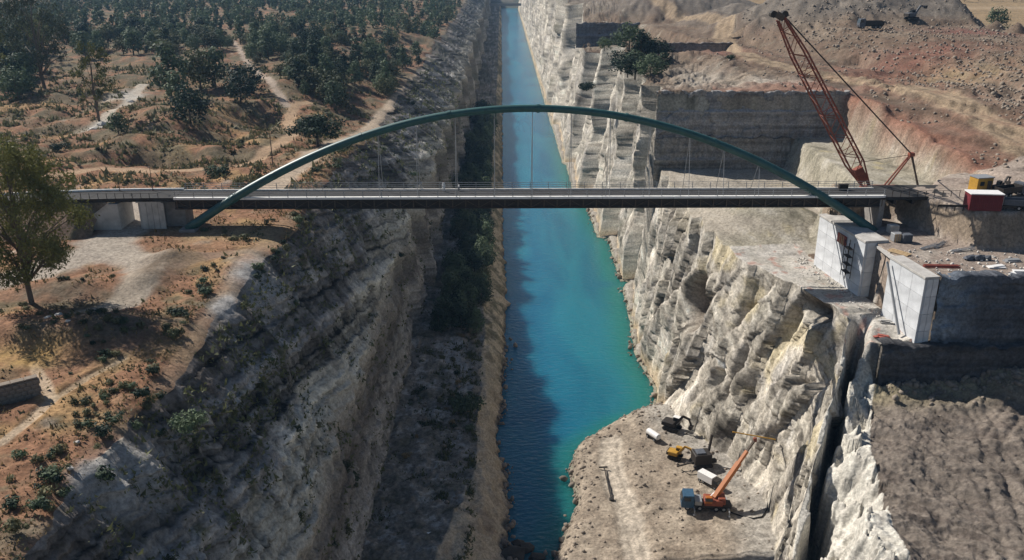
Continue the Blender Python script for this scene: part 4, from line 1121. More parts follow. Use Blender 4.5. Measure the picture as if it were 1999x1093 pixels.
for i in range(10):
    MB().beam((8.5 - i * 1.35, -2.72, -0.1 + 0.75), (8.5 - i * 1.35, -2.72, 1.55), 0.07).build('railing_post', 'steel_dark', ap)
MB().beam((8.6, -2.72, 1.5), (-3.8, -2.72, 1.45), 0.05).build('handrail', 'steel_dark', ap)
for (u, h, lab) in ((232, 3.2, 'thin lamp post on the left approach slab nearer the tree'), (297, 4.2, 'thin lamp post above the left abutment block')):
    x = at_y(u, 372, BY + 2).x
    lp = empty('lamp_post', (x, BY + 2.35, DZ - 0.2), lab, 'lamp post')
    MB().tube([(0, 0, 0), (0, 0, h)], [0.07, 0.045], n=6).build('pole', 'steel_dark', lp)
    MB().box((0.0, -0.3, h), (0.16, 0.7, 0.09)).build('lamp_head', 'steel_dark', lp)
# embankment carrying the left approach
def left_embankment():
    xs = np.linspace(-110, -64.6, 90).astype(np.float32); ysn = np.linspace(124, 150, 70).astype(np.float32)
    X, Y = np.meshgrid(xs, ysn)
    top = 50.2 - 0.0055 * np.maximum(0, -64 - X) ** 1.35 * 0.7
    d = np.maximum(np.abs(Y - BY) - 2.8, 0)
    e = np.maximum(0, X + 66.5) * 1.2
    Z = top - d * 0.72 - e + 0.35 * fbm(X / 2.5, Y / 2.5, oct=4)
    Z = np.maximum(Z, 44.5)
    C = np.zeros(X.shape + (3,), np.float32); C[:] = (0.24, 0.165, 0.12)
    nb_ = fbm(X / 3, Y / 3, oct=4)
    C = mixc(C, (0.11, 0.10, 0.06), ss(nb_, 0.0, 0.4)); C = mixc(C, (0.40, 0.33, 0.27), ss(2.9 - np.abs(Y - BY), 0, 0.4))
    tag(grid_mesh('approach_embankment', X, Y, Z, C), 'scrubby bank carrying the left approach', kind='structure')
left_embankment()

# ---------------------------------------------------------------- right abutments: panelled concrete
def abutment(label, ya, yb, ztop, zbot, back, nx, nz, inset=0.0):
    pa = Vector((xp(ya) + inset, ya, 0)); pb = Vector((xp(yb) + inset, yb, 0))
    d = (pb - pa); L = d.length; d.normalize(); nrm = Vector((-abs(d.y), d.x * (1 if d.y > 0 else -1) * 1, 0)).normalized()
    if nrm.x > 0: nrm = -nrm
    root = empty('bridge_abutment', (pa.x, pa.y, zbot), label, 'abutment')
    ang = math.atan2(d.y, d.x)
    R = Matrix.Rotation(ang, 3, 'Z')
    inw = -nrm
    c = (pb - pa) / 2 + inw * (back / 2 + 0.12)
    MB().box((c.x, c.y, (ztop - zbot) / 2), (L - 0.02, back, ztop - zbot), R).build('core', 'concrete', root)
    pwid, phei = L / nx, (ztop - zbot) / nz
    me = MB().box((0, 0, 0), (pwid - 0.06, 0.3, phei - 0.06)).mesh('concrete_panel', 'concrete')
    for i in range(nx):
        for k in range(nz):
            p = d * (pwid * (i + 0.5)) + inw * 0.02
            o = inst('concrete_panel', me, root, (p.x, p.y, phei * (k + 0.5)), ang)
    # near end face
    me2 = MB().box((0, 0, 0), (0.26, back / 2 - 0.06, phei - 0.06)).mesh('concrete_panel', 'concrete')
    for i in range(2):
        for k in range(nz):
            p = inw * (back * (i + 0.5) / 2 + 0.15) - d * 0.02
            inst('concrete_panel', me2, root, (p.x, p.y, phei * (k + 0.5)), ang)
    cc = (pb - pa) / 2 + inw * (back / 2)
    MB().box((cc.x, cc.y, ztop - zbot + 0.15), (L + 0.2, back + 0.5, 0.35), R, bev=0.04).build('coping', 'concrete_old', root)
    return root
abutment('tall panelled concrete abutment under the right end of the arch', 126.4, 141.2, 45.8, 36.2, 3.4, 5, 4)
abutment('panelled concrete abutment beside the dark recess, nearest the camera', 111.2, 120.0, 45.6, 35.2, 1.7, 3, 4, inset=0.25)
rc = empty('recess_wall', (xp(123.2) + 2.6, 123.2, 36), 'shaded concrete wall set back between the two panelled abutments', 'wall')
MB().box((0, 0, 4.6), (0.4, 6.4, 9.4), Matrix.Rotation(math.atan2(29, -3.9), 3, 'Z') @ Matrix.Rotation(math.pi / 2, 3, 'Z')).build('wall_face', 'concrete_old', rc)
MB().box((-0.2, 0.2, 9.3), (2.8, 6.4, 0.3)).build('lid_slab', 'concrete_old', rc)
MB().beam((-2.6, -3.6, 9.2), (-2.1, -9.8, 0.3), 0.28, 0.28).build('raking_prop', 'steel_grey', rc)
# far bridge
fb = empty('far_bridge', (13, 1330, 0), 'low flat bridge crossing the far end of the canal', 'bridge')
MB().box((0, 0, 12.0), (90, 8, 2.2)).build('deck', 'concrete_dark', fb)
for x in (-19, 19):
    MB().box((x, 0, 5.4), (3, 7, 11)).build('pier', 'concrete_dark', fb)
for y in (-4, 4):
    MB().box((0, y, 13.6), (90, 0.3, 1.2)).build('parapet', 'concrete_dark', fb)
# ================================================================== VEGETATION
def project(p):
    d = RM.T @ (np.array(p) - np.array([0, 0, CAM_H]))
    return 999.5 + FPX * d[0] / -d[2], 546.5 - FPX * d[1] / -d[2]

def leaves(clumps, size, seed, droop=0.0, shell=0.55):
    """clumps: (x,y,z,rx,ry,rz,n) -> quads of small leaf sprays"""
    r = np.random.default_rng(seed)
    P = []; Nn = []
    for (x, y, z, rx, ry, rz, n) in clumps:
        d = r.normal(size=(n, 3)); d /= np.linalg.norm(d, axis=1)[:, None]
        rad = shell + (1 - shell) * r.random((n, 1)) ** 0.6
        lump = 1 + 0.22 * np.sin(d[:, :1] * 5 + x * 3) * np.cos(d[:, 2:] * 4 + y * 2)
        P.append(np.array([x, y, z]) + d * rad * lump * np.array([rx, ry, rz]))
        Nn.append(d + np.array([0, 0, 0.25]) + r.normal(size=(n, 3)) * 0.38)
    P = np.concatenate(P); Nn = np.concatenate(Nn); Nn /= np.linalg.norm(Nn, axis=1)[:, None]
    a = np.cross(Nn, r.normal(size=Nn.shape)); a /= np.linalg.norm(a, axis=1)[:, None]
    if droop:
        a = a * (1 - droop) + np.array([0, 0, -1.0]) * droop; a /= np.linalg.norm(a, axis=1)[:, None]
    b = np.cross(Nn, a)
    s = size * r.uniform(0.55, 1.35, (len(P), 1))
    asp = r.uniform(0.45, 0.85, (len(P), 1)) * (0.6 if droop else 1)
    k = r.uniform(0.25, 0.6, (len(P), 1))
    V = np.stack([P - a * s, P + b * s * asp - a * s * k * 0.3, P + a * s, P - b * s * asp + a * s * k * 0.3], 1).reshape(-1, 3)
    F = np.arange(len(V)).reshape(-1, 4)
    return V, F

def leaf_mesh(name, clumps, size, seed, mat, droop=0.0, shell=0.55):
    V, F = leaves(clumps, size, seed, droop, shell)
    me = bpy.data.meshes.new(name); fill_mesh(me, V, F); me.materials.append(MAT[mat])
    return me

def trunk_mesh(name, h, r0, limbs, seed, mat='bark', lean=(0, 0)):
    rr = random.Random(seed); m = MB()
    pts = [(lean[0] * t * t + 0.02 * h * rr.uniform(-1, 1) * (t > 0), lean[1] * t * t + 0.02 * h * rr.uniform(-1, 1) * (t > 0), h * t) for t in (-0.04, 0, 0.25, 0.5, 0.75, 1.0)]
    m.tube(pts, [r0 * 1.5, r0 * 1.15, r0, r0 * 0.8, r0 * 0.55, r0 * 0.25], n=7)
    for (t, ex, ey, ez, rad) in limbs:
        b = Vector((lean[0] * t * t, lean[1] * t * t, h * t)); e = Vector((ex, ey, ez)); mid = (b + e) / 2 + Vector((0, 0, 0.12 * (e - b).length))
        m.tube([b, mid, e], [rad, rad * 0.7, rad * 0.3], n=5)
    return m.mesh(name, mat, True)

PROTO = {}
def egg_clumps(rnd, h, w, n, per, base=0.22, kind='pine'):
    cl = []
    for i in range(n):
        t = (i + 0.5) / n
        z = h * (base + (1 - base) * t * 0.92)
        if kind == 'pine': rad = w * 0.5 * (1 - t) ** 0.55 * (0.55 + 0.45 * min(1, t * 4))
        elif kind == 'cone': rad = w * 0.5 * (1 - t) ** 0.9
        else: rad = w * 0.5 * math.sin(math.pi * min(0.97, 0.22 + 0.72 * t)) ** 0.7
        k = max(1, int(round(3.2 * rad / (w * 0.5) + 0.6)))
        a0 = rnd.random() * 6.3
        for j in range(k):
            an = a0 + 6.283 * j / k + rnd.uniform(-0.5, 0.5); ro = rad * rnd.uniform(0.35, 0.75)
            cr = w * rnd.uniform(0.17, 0.27)
            cl.append((math.cos(an) * ro, math.sin(an) * ro, z + rnd.uniform(-0.06, 0.06) * h, cr, cr, cr * rnd.uniform(0.6, 0.85), per))
    return cl

def make_protos():
    rnd = random.Random(21)
    for i, (kind, h, w, mat) in enumerate((('pine', 10, 8.0, 'leaf_pine'), ('pine', 10, 7.0, 'leaf_pine'), ('round', 9, 9.0, 'leaf_pine'), ('cone', 11, 6.5, 'leaf_pine'), ('round', 7, 8.5, 'leaf_olive'))):
        cl = egg_clumps(rnd, h, w, 6, 62, kind=kind)
        lim = [(0.35 + 0.1 * k, c[0] * 0.8, c[1] * 0.8, c[2], 0.07) for k, c in enumerate(cl[2:14:3])]
        PROTO['tree%d' % i] = (trunk_mesh('trunk', h * 0.85, 0.2, lim, i), leaf_mesh('crown', cl, 0.34, 30 + i, mat))
    # wide evergreen standing alone
    cl = []
    for k in range(34):
        an = rnd.random() * 6.28; rr_ = 4.6 * math.sqrt(rnd.random()); z = 2.6 + 3.6 * rnd.random() * math.sqrt(max(0.05, 1 - (rr_ / 5.2) ** 2))
        cl.append((math.cos(an) * rr_, math.sin(an) * rr_, z, 1.3, 1.3, 0.85, 75))
    lim = [(0.3, 2.5, 0.6, 4, 0.14), (0.3, -2.6, -0.3, 4, 0.14), (0.45, 0.3, 2.5, 4.6, 0.12), (0.4, 0.6, -2.4, 4.2, 0.12)]
    PROTO['wide'] = (trunk_mesh('trunk', 5.0, 0.26, lim, 5), leaf_mesh('crown', cl, 0.26, 44, 'leaf_pine'))
    # eucalypts
    def euc(seed, h, w, n, per, size, mat, open_=0.34):
        r2 = random.Random(seed); cl = []; lim = []
        for k in range(n):
            t = open_ + (1 - open_) * (k + r2.random()) / n
            rad = w * 0.5 * math.sin(math.pi * (0.14 + 0.78 * (t - open_) / (1 - open_))) ** 0.8
            an = r2.random() * 6.283; ro = rad * math.sqrt(r2.uniform(0.08, 1))
            c = (math.cos(an) * ro, math.sin(an) * ro, h * t)
            cr = w * r2.uniform(0.075, 0.125)
            cl.append((*c, cr, cr, cr * 1.1, per))
            if k % 3 == 0: lim.append((max(0.16, t - 0.28), c[0], c[1], c[2], 0.011 * h * (1.15 - t)))
        return trunk_mesh('trunk', h * 0.9, 0.0155 * h, lim, seed, 'bark', (0.4, 0.2)), leaf_mesh('crown', cl, size, seed, mat, droop=0.45, shell=0.2)
    PROTO['euc_near'] = euc(61, 19, 15.0, 130, 210, 0.22, 'leaf_eucalypt', 0.22)
    PROTO['euc_far'] = euc(63, 20, 16, 60, 80, 0.30, 'leaf_olive', 0.30)
    PROTO['euc_slim'] = euc(65, 14, 8.5, 26, 80, 0.27, 'leaf_eucalypt', 0.30)
    # shrubs
    for i, (mat, per) in enumerate((('leaf_scrub', 44), ('leaf_scrub', 36), ('leaf_olive', 40), ('leaf_pine', 48), ('leaf_dry', 40))):
        cl = []
        for k in range(5):
            an = rnd.random() * 6.28; ro = 0.42 * rnd.random()
            cl.append((math.cos(an) * ro, math.sin(an) * ro, 0.3 + 0.22 * rnd.random(), 0.42, 0.42, 0.34, per))
        PROTO['shrub%d' % i] = leaf_mesh('shrub', cl, 0.105, 70 + i, mat, shell=0.4)
    cl = []
    for k in range(16):
        an = rnd.random() * 6.28; ro = 0.62 * math.sqrt(rnd.random())
        cl.append((math.cos(an) * ro, math.sin(an) * ro, 0.25 + 0.5 * rnd.random() * (1 - ro), 0.3, 0.3, 0.24, 60))
    PROTO['bush'] = leaf_mesh('bush', cl, 0.062, 90, 'leaf_pine', shell=0.4)
make_protos()

def tree(kind, x, y, z, h_scale, label, group=None, name='tree', w_scale=None, rz=None):
    rz = random.random() * 6.28 if rz is None else rz
    e = empty(name, (x, y, z), label, 'tree', group, rz)
    ws = w_scale or h_scale
    e.scale = (ws, ws, h_scale)
    t, c = PROTO[kind]
    inst('trunk', t, e); inst('crown', c, e)
    return e

def shrub(kind, x, y, z, s, label, group=None, sq=1.0, name='shrub'):
    o = inst(name, PROTO[kind], None, (x, y, z), random.random() * 6.28, (s, s, s * sq))
    return tag(o, label, 'shrub', group)

def zl1(x, y): return float(zl(np.array([x]), np.array([y]))[0])

# ---- single trees of the left bank
def ltree(kind, u, v, hpx, base_h, label, name='tree', group=None, wmul=1.0, rz=None):
    p = at_z(u, v, ZL); z = zl1(p.x, p.y)
    p = at_z(u, v, z); z = zl1(p.x, p.y)
    dist = math.sqrt(p.x ** 2 + p.y ** 2 + (CAM_H - z) ** 2)
    depth = p.y * math.cos(PITCH) + (CAM_H - z) * math.sin(PITCH)
    h = hpx / FPX * depth / 0.96
    return tree(kind, p.x, p.y, z - 0.1, h / base_h, label, group, name, h / base_h * wmul, rz)
ltree('euc_near', 62, 592, 292, 19, 'tall open eucalyptus with yellow-green leaves beside the gravel road', 'eucalyptus_tree', rz=0.4)
ltree('euc_far', 88, 175, 175, 20, 'large spreading eucalyptus with pale branches on the upper left slope', 'eucalyptus_tree', rz=1.0)
ltree('euc_slim', 193, 232, 140, 14, 'slim two-tiered eucalyptus above the white rock outcrop', 'eucalyptus_tree', rz=2.0)
ltree('wide', 620, 279, 66, 6.4, 'wide dark evergreen standing alone beside the cliff-edge track', 'evergreen_tree', rz=0.3)
ltree('tree1', 335, 195, 108, 10, 'pointed yellow-green tipped pine at the head of the dark clump', 'pine_tree', wmul=1.1)
ltree('tree2', 372, 240, 78, 9, 'rounded dark pine in front of the clump on the left slope', 'pine_tree', wmul=1.0)
ltree('tree0', 350, 205, 70, 10, 'dark pine in the middle of the clump on the left slope', 'pine_tree', wmul=1.1)
ltree('tree0', 420, 168, 82, 10, 'broad blue-green pine right of the dark clump', 'pine_tree', wmul=1.2)
ltree('tree4', 392, 175, 72, 7, 'pale olive-green tree beside the broad blue-green pine', 'olive_tree', wmul=0.8)
ltree('tree2', 487, 218, 62, 9, 'dark bushy evergreen in the hollow left of the sandy bend', 'evergreen_tree', wmul=1.3)
ltree('tree2', 470, 200, 55, 9, 'low evergreen behind the one in the hollow', 'evergreen_tree', wmul=1.2)
ltree('tree0', 232, 262, 45, 10, 'small dark pine just below the white rock outcrop', 'pine_tree', wmul=1.3)
ltree('tree2', 745, 184, 32, 9, 'small round evergreen at the cliff-edge track by the last row of trees', 'evergreen_tree', wmul=1.3)
for (u, v, s, lab) in ((422, 345, 3.4, 'dark olive bush with a pale side by the sandy track'), (118, 292, 3.0, 'low round dark bush in the left hollow'), (370, 838, 2.3, 'largest dark bush on the near left cliff edge'),
                       (470, 272, 1.6, 'small yellow-green bush near the sandy bend')):
    p = at_z(u, v, ZL); shrub('bush' if s > 2 else 'shrub0', p.x, p.y, zl1(p.x, p.y) - 0.15, s, lab, name='bush')

# ---- woodland of the left bank
def in_poly(u, v, poly):
    c = False; j = len(poly) - 1
    for i in range(len(poly)):
        if (poly[i][1] > v) != (poly[j][1] > v) and u < (poly[j][0] - poly[i][0]) * (v - poly[i][1]) / (poly[j][1] - poly[i][1]) + poly[i][0]: c = not c
        j = i
    return c
WOOD = [([(100, -60), (960, -60), (955, 30), (880, 60), (700, 62), (430, 62), (200, 70), (100, 60)], 0.58),
        ([(440, 60), (700, 60), (690, 100), (640, 118), (560, 118), (500, 135), (455, 105)], 0.6),
        ([(560, 118), (690, 100), (770, 118), (770, 150), (735, 178), (690, 176), (640, 190), (575, 182), (545, 150)], 0.8),
        ([(700, 62), (880, 60), (860, 95), (800, 120), (770, 118), (690, 100)], 0.3),
        ([(0, 20), (110, 20), (70, 150), (30, 215), (0, 220)], 0.75),
        ([(110, 62), (440, 62), (450, 105), (300, 115), (170, 110), (110, 90)], 0.5),
        ([(150, 110), (300, 115), (290, 150), (200, 160)], 0.18),
        ([(860, 60), (960, 30), (960, 90), (880, 130), (820, 150), (800, 120)], 0.45)]
def woodland():
    rnd = random.Random(5); cand = []
    taken = {}
    rg_ = np.random.default_rng(5)
    PYs = 205 + 700 * rg_.random(60000) ** 0.8
    PXs = -(0.62 * PYs + 30) + rg_.random(60000) * (0.62 * PYs + 30 - 33)
    D_ = np.stack([PXs, PYs, np.full(60000, ZL - CAM_H)], 1) @ RM
    US = 999.5 + FPX * D_[:, 0] / -D_[:, 2]; VS = 546.5 - FPX * D_[:, 1] / -D_[:, 2]
    CLs = fbm(PXs / 26, PYs / 40, oct=2)
    K_ = (PXs < np.interp(PYs, LB_X0[0], LB_X0[1]) - 2) & (US > -60) & (VS > -42)
    for px, py, u, v, cl_ in zip(PXs[K_].tolist(), PYs[K_].tolist(), US[K_].tolist(), VS[K_].tolist(), CLs[K_].tolist()):
        for poly, pr in WOOD:
            if in_poly(u, v, poly):
                if cl_ <= 0.28 - 0.42 * pr: break
                dmin = rnd.choice((3.6, 5.5, 7.5, 10.0)) / (0.35 + 0.65 * pr)
                key = (int(px // 9), int(py // 9)); ok = True
                for dx in (-1, 0, 1):
                    for dy in (-1, 0, 1):
                        for (qx, qy) in taken.get((key[0] + dx, key[1] + dy), ()):
                            if (qx - px) ** 2 + (qy - py) ** 2 < dmin * dmin: ok = False
                if ok and cl_ > (0.28 - 0.42 * pr) and rnd.random() < 0.5 + 0.5 * pr:
                    taken.setdefault(key, []).append((px, py)); cand.append((px, py, u, v))
                break
    xs_ = np.array([c[0] for c in cand]); ys_ = np.array([c[1] for c in cand])
    tm = track_mask_l(xs_, ys_); zz = zl(xs_, ys_)
    cand = [(c, z) for c, z, t in zip(cand, zz, tm) if t < 0.2]
    cand.sort(key=lambda c: c[0][1])
    return cand
cand = woodland()
LOOK = {'tree0': 'broad dark pine', 'tree1': 'narrow dark pine', 'tree2': 'rounded dark evergreen', 'tree3': 'pointed pine', 'tree4': 'paler olive-green tree', 'euc_slim': 'slim loose-leaved tree'}
def size_word(s, a, b): return 'small' if s < a else ('tall' if s > b else 'middling')
def wood_label(u, v, k, s):
    w_ = size_word(s, 0.6, 0.95) + ' ' + LOOK[k]
    if u < 120: z_ = 'in the clump at the upper left edge, ' + ('at its front' if v > 110 else 'at its back')
    elif v > 100 and u > 540: z_ = 'in the row behind the sandy bend, ' + ('left part' if u < 620 else ('middle part' if u < 690 else 'right part'))
    elif u > 800: z_ = 'on the rim of the far left cliff'
    elif v > 60 and u < 450: z_ = 'on the upper left slope, ' + ('left of the pale path' if u < 270 else 'right of the pale path')
    else: z_ = 'in the dense wood beyond the clearing, ' + ('left part' if u < 450 else ('middle part' if u < 620 else 'right part'))
    return w_ + ' ' + z_, w_ + ' ' + z_
rnd = random.Random(9)
for (px, py, u, v), z in cand[:285]:
    k = rnd.choice(['tree0', 'tree1', 'tree2', 'tree4', 'tree3', 'tree4']) if u > 120 else rnd.choice(['tree0', 'tree2', 'euc_slim'])
    s = (0.4 + 0.85 * rnd.random() ** 1.1) * (1.25 if u < 120 else 1.0)
    if u > 800: s *= 0.7
    lab, grp = wood_label(u, v, k, s)
    tree(k, px, py, float(z) - 0.15, s, lab, grp, 'pine_tree', s * rnd.uniform(0.95, 1.25))
VV = []; FF = []; nvv = 0
r_ = random.Random(31)
WV = {'leaf_pine': [[], [], 0], 'leaf_olive': [[], [], 0]}
for (px, py, u, v), z in cand[285:2400]:
    wm_ = WV['leaf_olive' if r_.random() < 0.3 else 'leaf_pine']
    s = 0.4 + 0.75 * r_.random()
    cl = []
    for k in range(7):
        t = k / 6; rad = 2.9 * (1 - t) ** 0.5 * r_.uniform(0.4, 0.8); an = r_.random() * 6.28
        cl.append((px + math.cos(an) * rad * s, py + math.sin(an) * rad * s, float(z) + (1.6 + 6.6 * t) * s, 1.9 * s, 1.9 * s, 1.3 * s, 22))
    V, F = leaves(cl, 0.62, int(px * 31 + py * 7) & 0xffff, shell=0.55)
    wm_[0].append(V); wm_[1].append(F + wm_[2]); wm_[2] += len(V)
for mn_, (VV, FF, nvv) in WV.items():
    if not VV: continue
    me = bpy.data.meshes.new('distant_woodland'); fill_mesh(me, np.concatenate(VV), np.concatenate(FF)); me.materials.append(MAT[mn_])
    o = bpy.data.objects.new('distant_woodland', me); col.objects.link(o)
    tag(o, ('distant pine wood' if mn_ == 'leaf_pine' else 'paler distant olive scrub') + ' closing the top left of the view', 'woodland', kind='stuff')

# ---- thicket on the ledge by the water
rnd = random.Random(14)
yl = 184.0; nled = 0
while yl < 480 and nled < 190:
    u0 = 0.0
    for k in range(4):
        x = rnd.uniform(-15.5, -4.6); y = yl + rnd.uniform(-2, 2)
        if yl < 300 and rnd.random() < 0.12: continue
        if x < -12 and rnd.random() < 0.45: continue
        s = rnd.uniform(0.6, 0.98)
        near_ = yl < 330
        k_ = rnd.choice(['tree0', 'tree2', 'tree2', 'tree4', 'tree1'])
        lab = '%s %s on the left ledge, %s side, %s' % (size_word(s, 0.72, 0.86), LOOK[k_], 'water' if x > -9 else 'rock wall', 'below the bridge deck' if y < 290 else 'above the bridge deck')
        tree(k_, x, y, 4.6, s, lab, lab, 'evergreen_tree', s * rnd.uniform(0.85, 1.15))
        nled += 1
    yl += 4.6 + 0.012 * (yl - 184)
p = at_z(912, 800, 5.0); shrub('bush', p.x, p.y, 4.7, 4.4, 'large dark bush on the ledge close to the near water edge', sq=1.2, name='bush')
for (u, v, x, s, lab) in ((692, 520, -30.2, 3.6, 'big dark bush clinging to the shaded wall below the bridge'), (565, 790, -31.0, 4.2, 'biggest dark bush on the near part of the shaded wall'), (640, 577, -30.6, 2.0, 'small dark bush on the shaded wall left of the big one')):
    d = ray(u, v); t = x / d[0]
    o = inst('bush', PROTO['bush'], None, (x, d[1] * t, CAM_H + d[2] * t - 0.6), 1.0, (s * 0.7, s, s * 1.1)); tag(o, lab, 'shrub')

# ---- scrub along the near left cliff edge and on the plateau
rnd = random.Random(3)
P_ = []
y = 50.0
while y < 235:
    n_ = 6 if y < 150 else 3
    for k in range(n_):
        off = abs(rnd.gauss(0, 2.6)) - 0.9
        if rnd.random() < 0.8: P_.append((float(np.interp(y, LB_X0[0], LB_X0[1])) - off, y + rnd.uniform(-1, 1), 0.6 + 1.2 * rnd.random() ** 1.6))
    y += 2.05 + 0.004 * y
CL = [((180, 775), 4, 3.0), ((165, 815), 5, 2.6), ((225, 765), 5, 1.6), ((185, 800), 5, 1.6), ((50, 880), 2, 0.8), ((78, 903), 3, 0.9), ((105, 882), 2, 0.6), ((12, 990), 3, 1.0), ((90, 960), 2, 1.2), ((390, 560), 5, 2.0), ((415, 535), 4, 2.0), ((350, 620), 5, 2.0), ((370, 650), 5, 2.0),
      ((180, 640), 12, 4.0), ((230, 660), 14, 4.0), ((200, 680), 12, 4.0), ((60, 640), 6, 4), ((420, 455), 5, 3), ((460, 470), 5, 3), ((540, 440), 5, 3), ((330, 515), 6, 2.5), ((150, 555), 5, 3), ((90, 560), 5, 3), ((30, 600), 4, 2.5), ((250, 230), 7, 6), ((280, 250), 7, 6), ((130, 330), 4, 5), ((640, 200), 6, 6), ((660, 195), 5, 6), ((210, 345), 6, 5), ((420, 285), 6, 6), ((500, 260), 5, 5), ((70, 400), 5, 5), ((160, 420), 8, 3), ((200, 405), 5, 2)]
for (u, v), n_, spr in CL:
    c = at_z(u, v, ZL)
    for k in range(n_): P_.append((c.x + rnd.gauss(0, spr * 0.6), c.y + rnd.gauss(0, spr * 0.6), rnd.uniform(0.45, 1.15)))
rnd.shuffle(P_); P_ = [q for q in P_ if -20 < project((q[0], q[1], ZL))[0] and project((q[0], q[1], ZL))[1] < 1110]
zz = zl(np.array([a for a, b, c in P_]), np.array([b for a, b, c in P_])); tm = track_mask_l(np.array([a for a, b, c in P_]), np.array([b for a, b, c in P_]))
cnt = 0
for (x, y, s), z, t in zip(P_, zz, tm):
    if t > 0.35: continue
    off = float(np.interp(y, LB_X0[0], LB_X0[1])) - x
    if off < 0.4: z = z - 0.7 - 1.5 * max(0, -off)
    k_ = rnd.choice(['shrub0', 'shrub3', 'shrub2', 'shrub3', 'shrub1', 'shrub3'])
    hue = {'shrub0': 'grey-green', 'shrub1': 'grey-green', 'shrub2': 'olive', 'shrub3': 'dark green', 'shrub4': 'dry straw-coloured'}[k_]
    zone = 'beyond the bridge' if y > 136 else ('between bridge and gravel bend' if y > 100 else ('near the scrubby mound' if y > 78 else 'along the thin near path'))
    lab = '%s %s shrub %s, %s' % (size_word(s, 0.75, 1.2), hue, 'on the left cliff edge' if off < 8 else 'on the left plateau', zone)
    grp = lab
    cnt += 1
    if cnt > 262: break
    shrub(k_, x, y, float(z) - 0.08, s, lab, grp, rnd.uniform(0.8, 1.1))

# ---- dry grass and low brush: uncountable cover
def ground_cover(name, n, seed, pos, size, mat, label, cat, up=0.7):
    r = np.random.default_rng(seed)
    x, y, z, sc = pos(r, n)
    n = len(x)
    k = 5
    P = np.stack([x, y, z], 1).repeat(k, 0) + np.concatenate([r.normal(size=(n * k, 2)) * (sc.repeat(k)[:, None]) * 0.45, np.zeros((n * k, 1))], 1)
    h = size * sc.repeat(k)[:, None] * r.uniform(0.5, 1.4, (n * k, 1))
    a = r.normal(size=(n * k, 3)); a[:, 2] = 0; a /= np.linalg.norm(a, axis=1)[:, None]
    t = np.array([0, 0, 1.0]) * up + r.normal(size=(n * k, 3)) * 0.4
    V = np.stack([P - a * h * 0.45, P + a * h * 0.45, P + t * h], 1).reshape(-1, 3)
    me = bpy.data.meshes.new(name); fill_mesh(me, V, np.arange(len(V)).reshape(-1, 3)); me.materials.append(MAT[mat])
    o = bpy.data.objects.new(name, me); col.objects.link(o)
    return tag(o, label, cat, kind='stuff')
def pos_plateau(r, n):
    y = 45 + 215 * r.random(n) ** 1.25; x0_ = np.interp(y, LB_X0[0], LB_X0[1]); xo_ = -(0.62 * y + 10)
    x = xo_ + (x0_ + 0.4 - xo_) * r.random(n)
    keep = (r.random(n) < (x0_ - xo_) / 75.0) & (fbm(x / 6, y / 6, oct=3) + 0.7 * np.exp(-((x - x0_) / 5) ** 2) > 0.02) & (track_mask_l(x, y) < 0.3)
    x, y = x[keep], y[keep]
    return x, y, zl(x, y) - 0.05, r.uniform(0.5, 1.1, len(x)) * (1 + 0.004 * y)
ground_cover('dry_grass', 15000, 1, pos_plateau, 0.25, 'leaf_dry', 'dry grass tufts over the left plateau', 'grass')
ground_cover('low_brush', 5000, 2, pos_plateau, 0.3, 'leaf_scrub', 'low grey-green brush over the left plateau', 'brush')
def pos_slope(r, n):
    y = 150 + 190 * r.random(n); x = -(0.62 * y + 20) + r.random(n) * (0.62 * y - 16)
    k = (x < np.interp(y, LB_X0[0], LB_X0[1])) & (fbm(x / 10 + 33, y / 10, oct=3) > -0.02) & (track_mask_l(x, y) < 0.2); x, y = x[k], y[k]
    return x, y, zl(x, y) - 0.05, r.uniform(0.6, 1.5, len(x))
ground_cover('slope_brush', 9000, 5, pos_slope, 0.75, 'leaf_scrub', 'grey-green scrub over the upper left slope', 'brush')
def pos_ledge(r, n):
    y = 95 + 120 * r.random(n) ** 1.3; x = -19.5 + 14.5 * r.random(n)
    keep = fbm(x / 3, y / 4, oct=3) > 0.0
    return x[keep], y[keep], 4.9 + 0 * x[keep], r.uniform(0.6, 1.2, keep.sum())
ground_cover('ledge_brush', 9000, 3, pos_ledge, 0.5, 'leaf_olive', 'dry brush on the ledge beside the water', 'brush')
_me = bpy.data.objects['left_bank'].data
_co = np.empty(len(_me.vertices) * 3, np.float32); _me.vertices.foreach_get('co', _co); _co = _co.reshape(-1, 3)
def pos_wall(r, n):
    q = _co[r.integers(0, len(_co), n * 5)]
    xx0 = np.interp(q[:, 1], LB_X0[0], LB_X0[1])
    k = (q[:, 0] > xx0 + 0.3) & (q[:, 2] > 6.5) & (q[:, 1] > 60) & (q[:, 1] < 420)
    q = q[k]
    k = fbm(q[:, 1] / 5, q[:, 2] / 5, q[:, 0] / 5, oct=3) + 0.35 * ss(q[:, 2], 30, 46) + 0.3 * ss(q[:, 1], 200, 300) > 0.18
    q = q[k][:n]
    return q[:, 0], q[:, 1], q[:, 2] - 0.1, r.uniform(0.5, 1.2, len(q)) * (1 + 0.002 * q[:, 1])
ground_cover('wall_brush', 6000, 4, pos_wall, 0.4, 'leaf_olive', 'brush clinging to the shaded rock wall', 'brush')

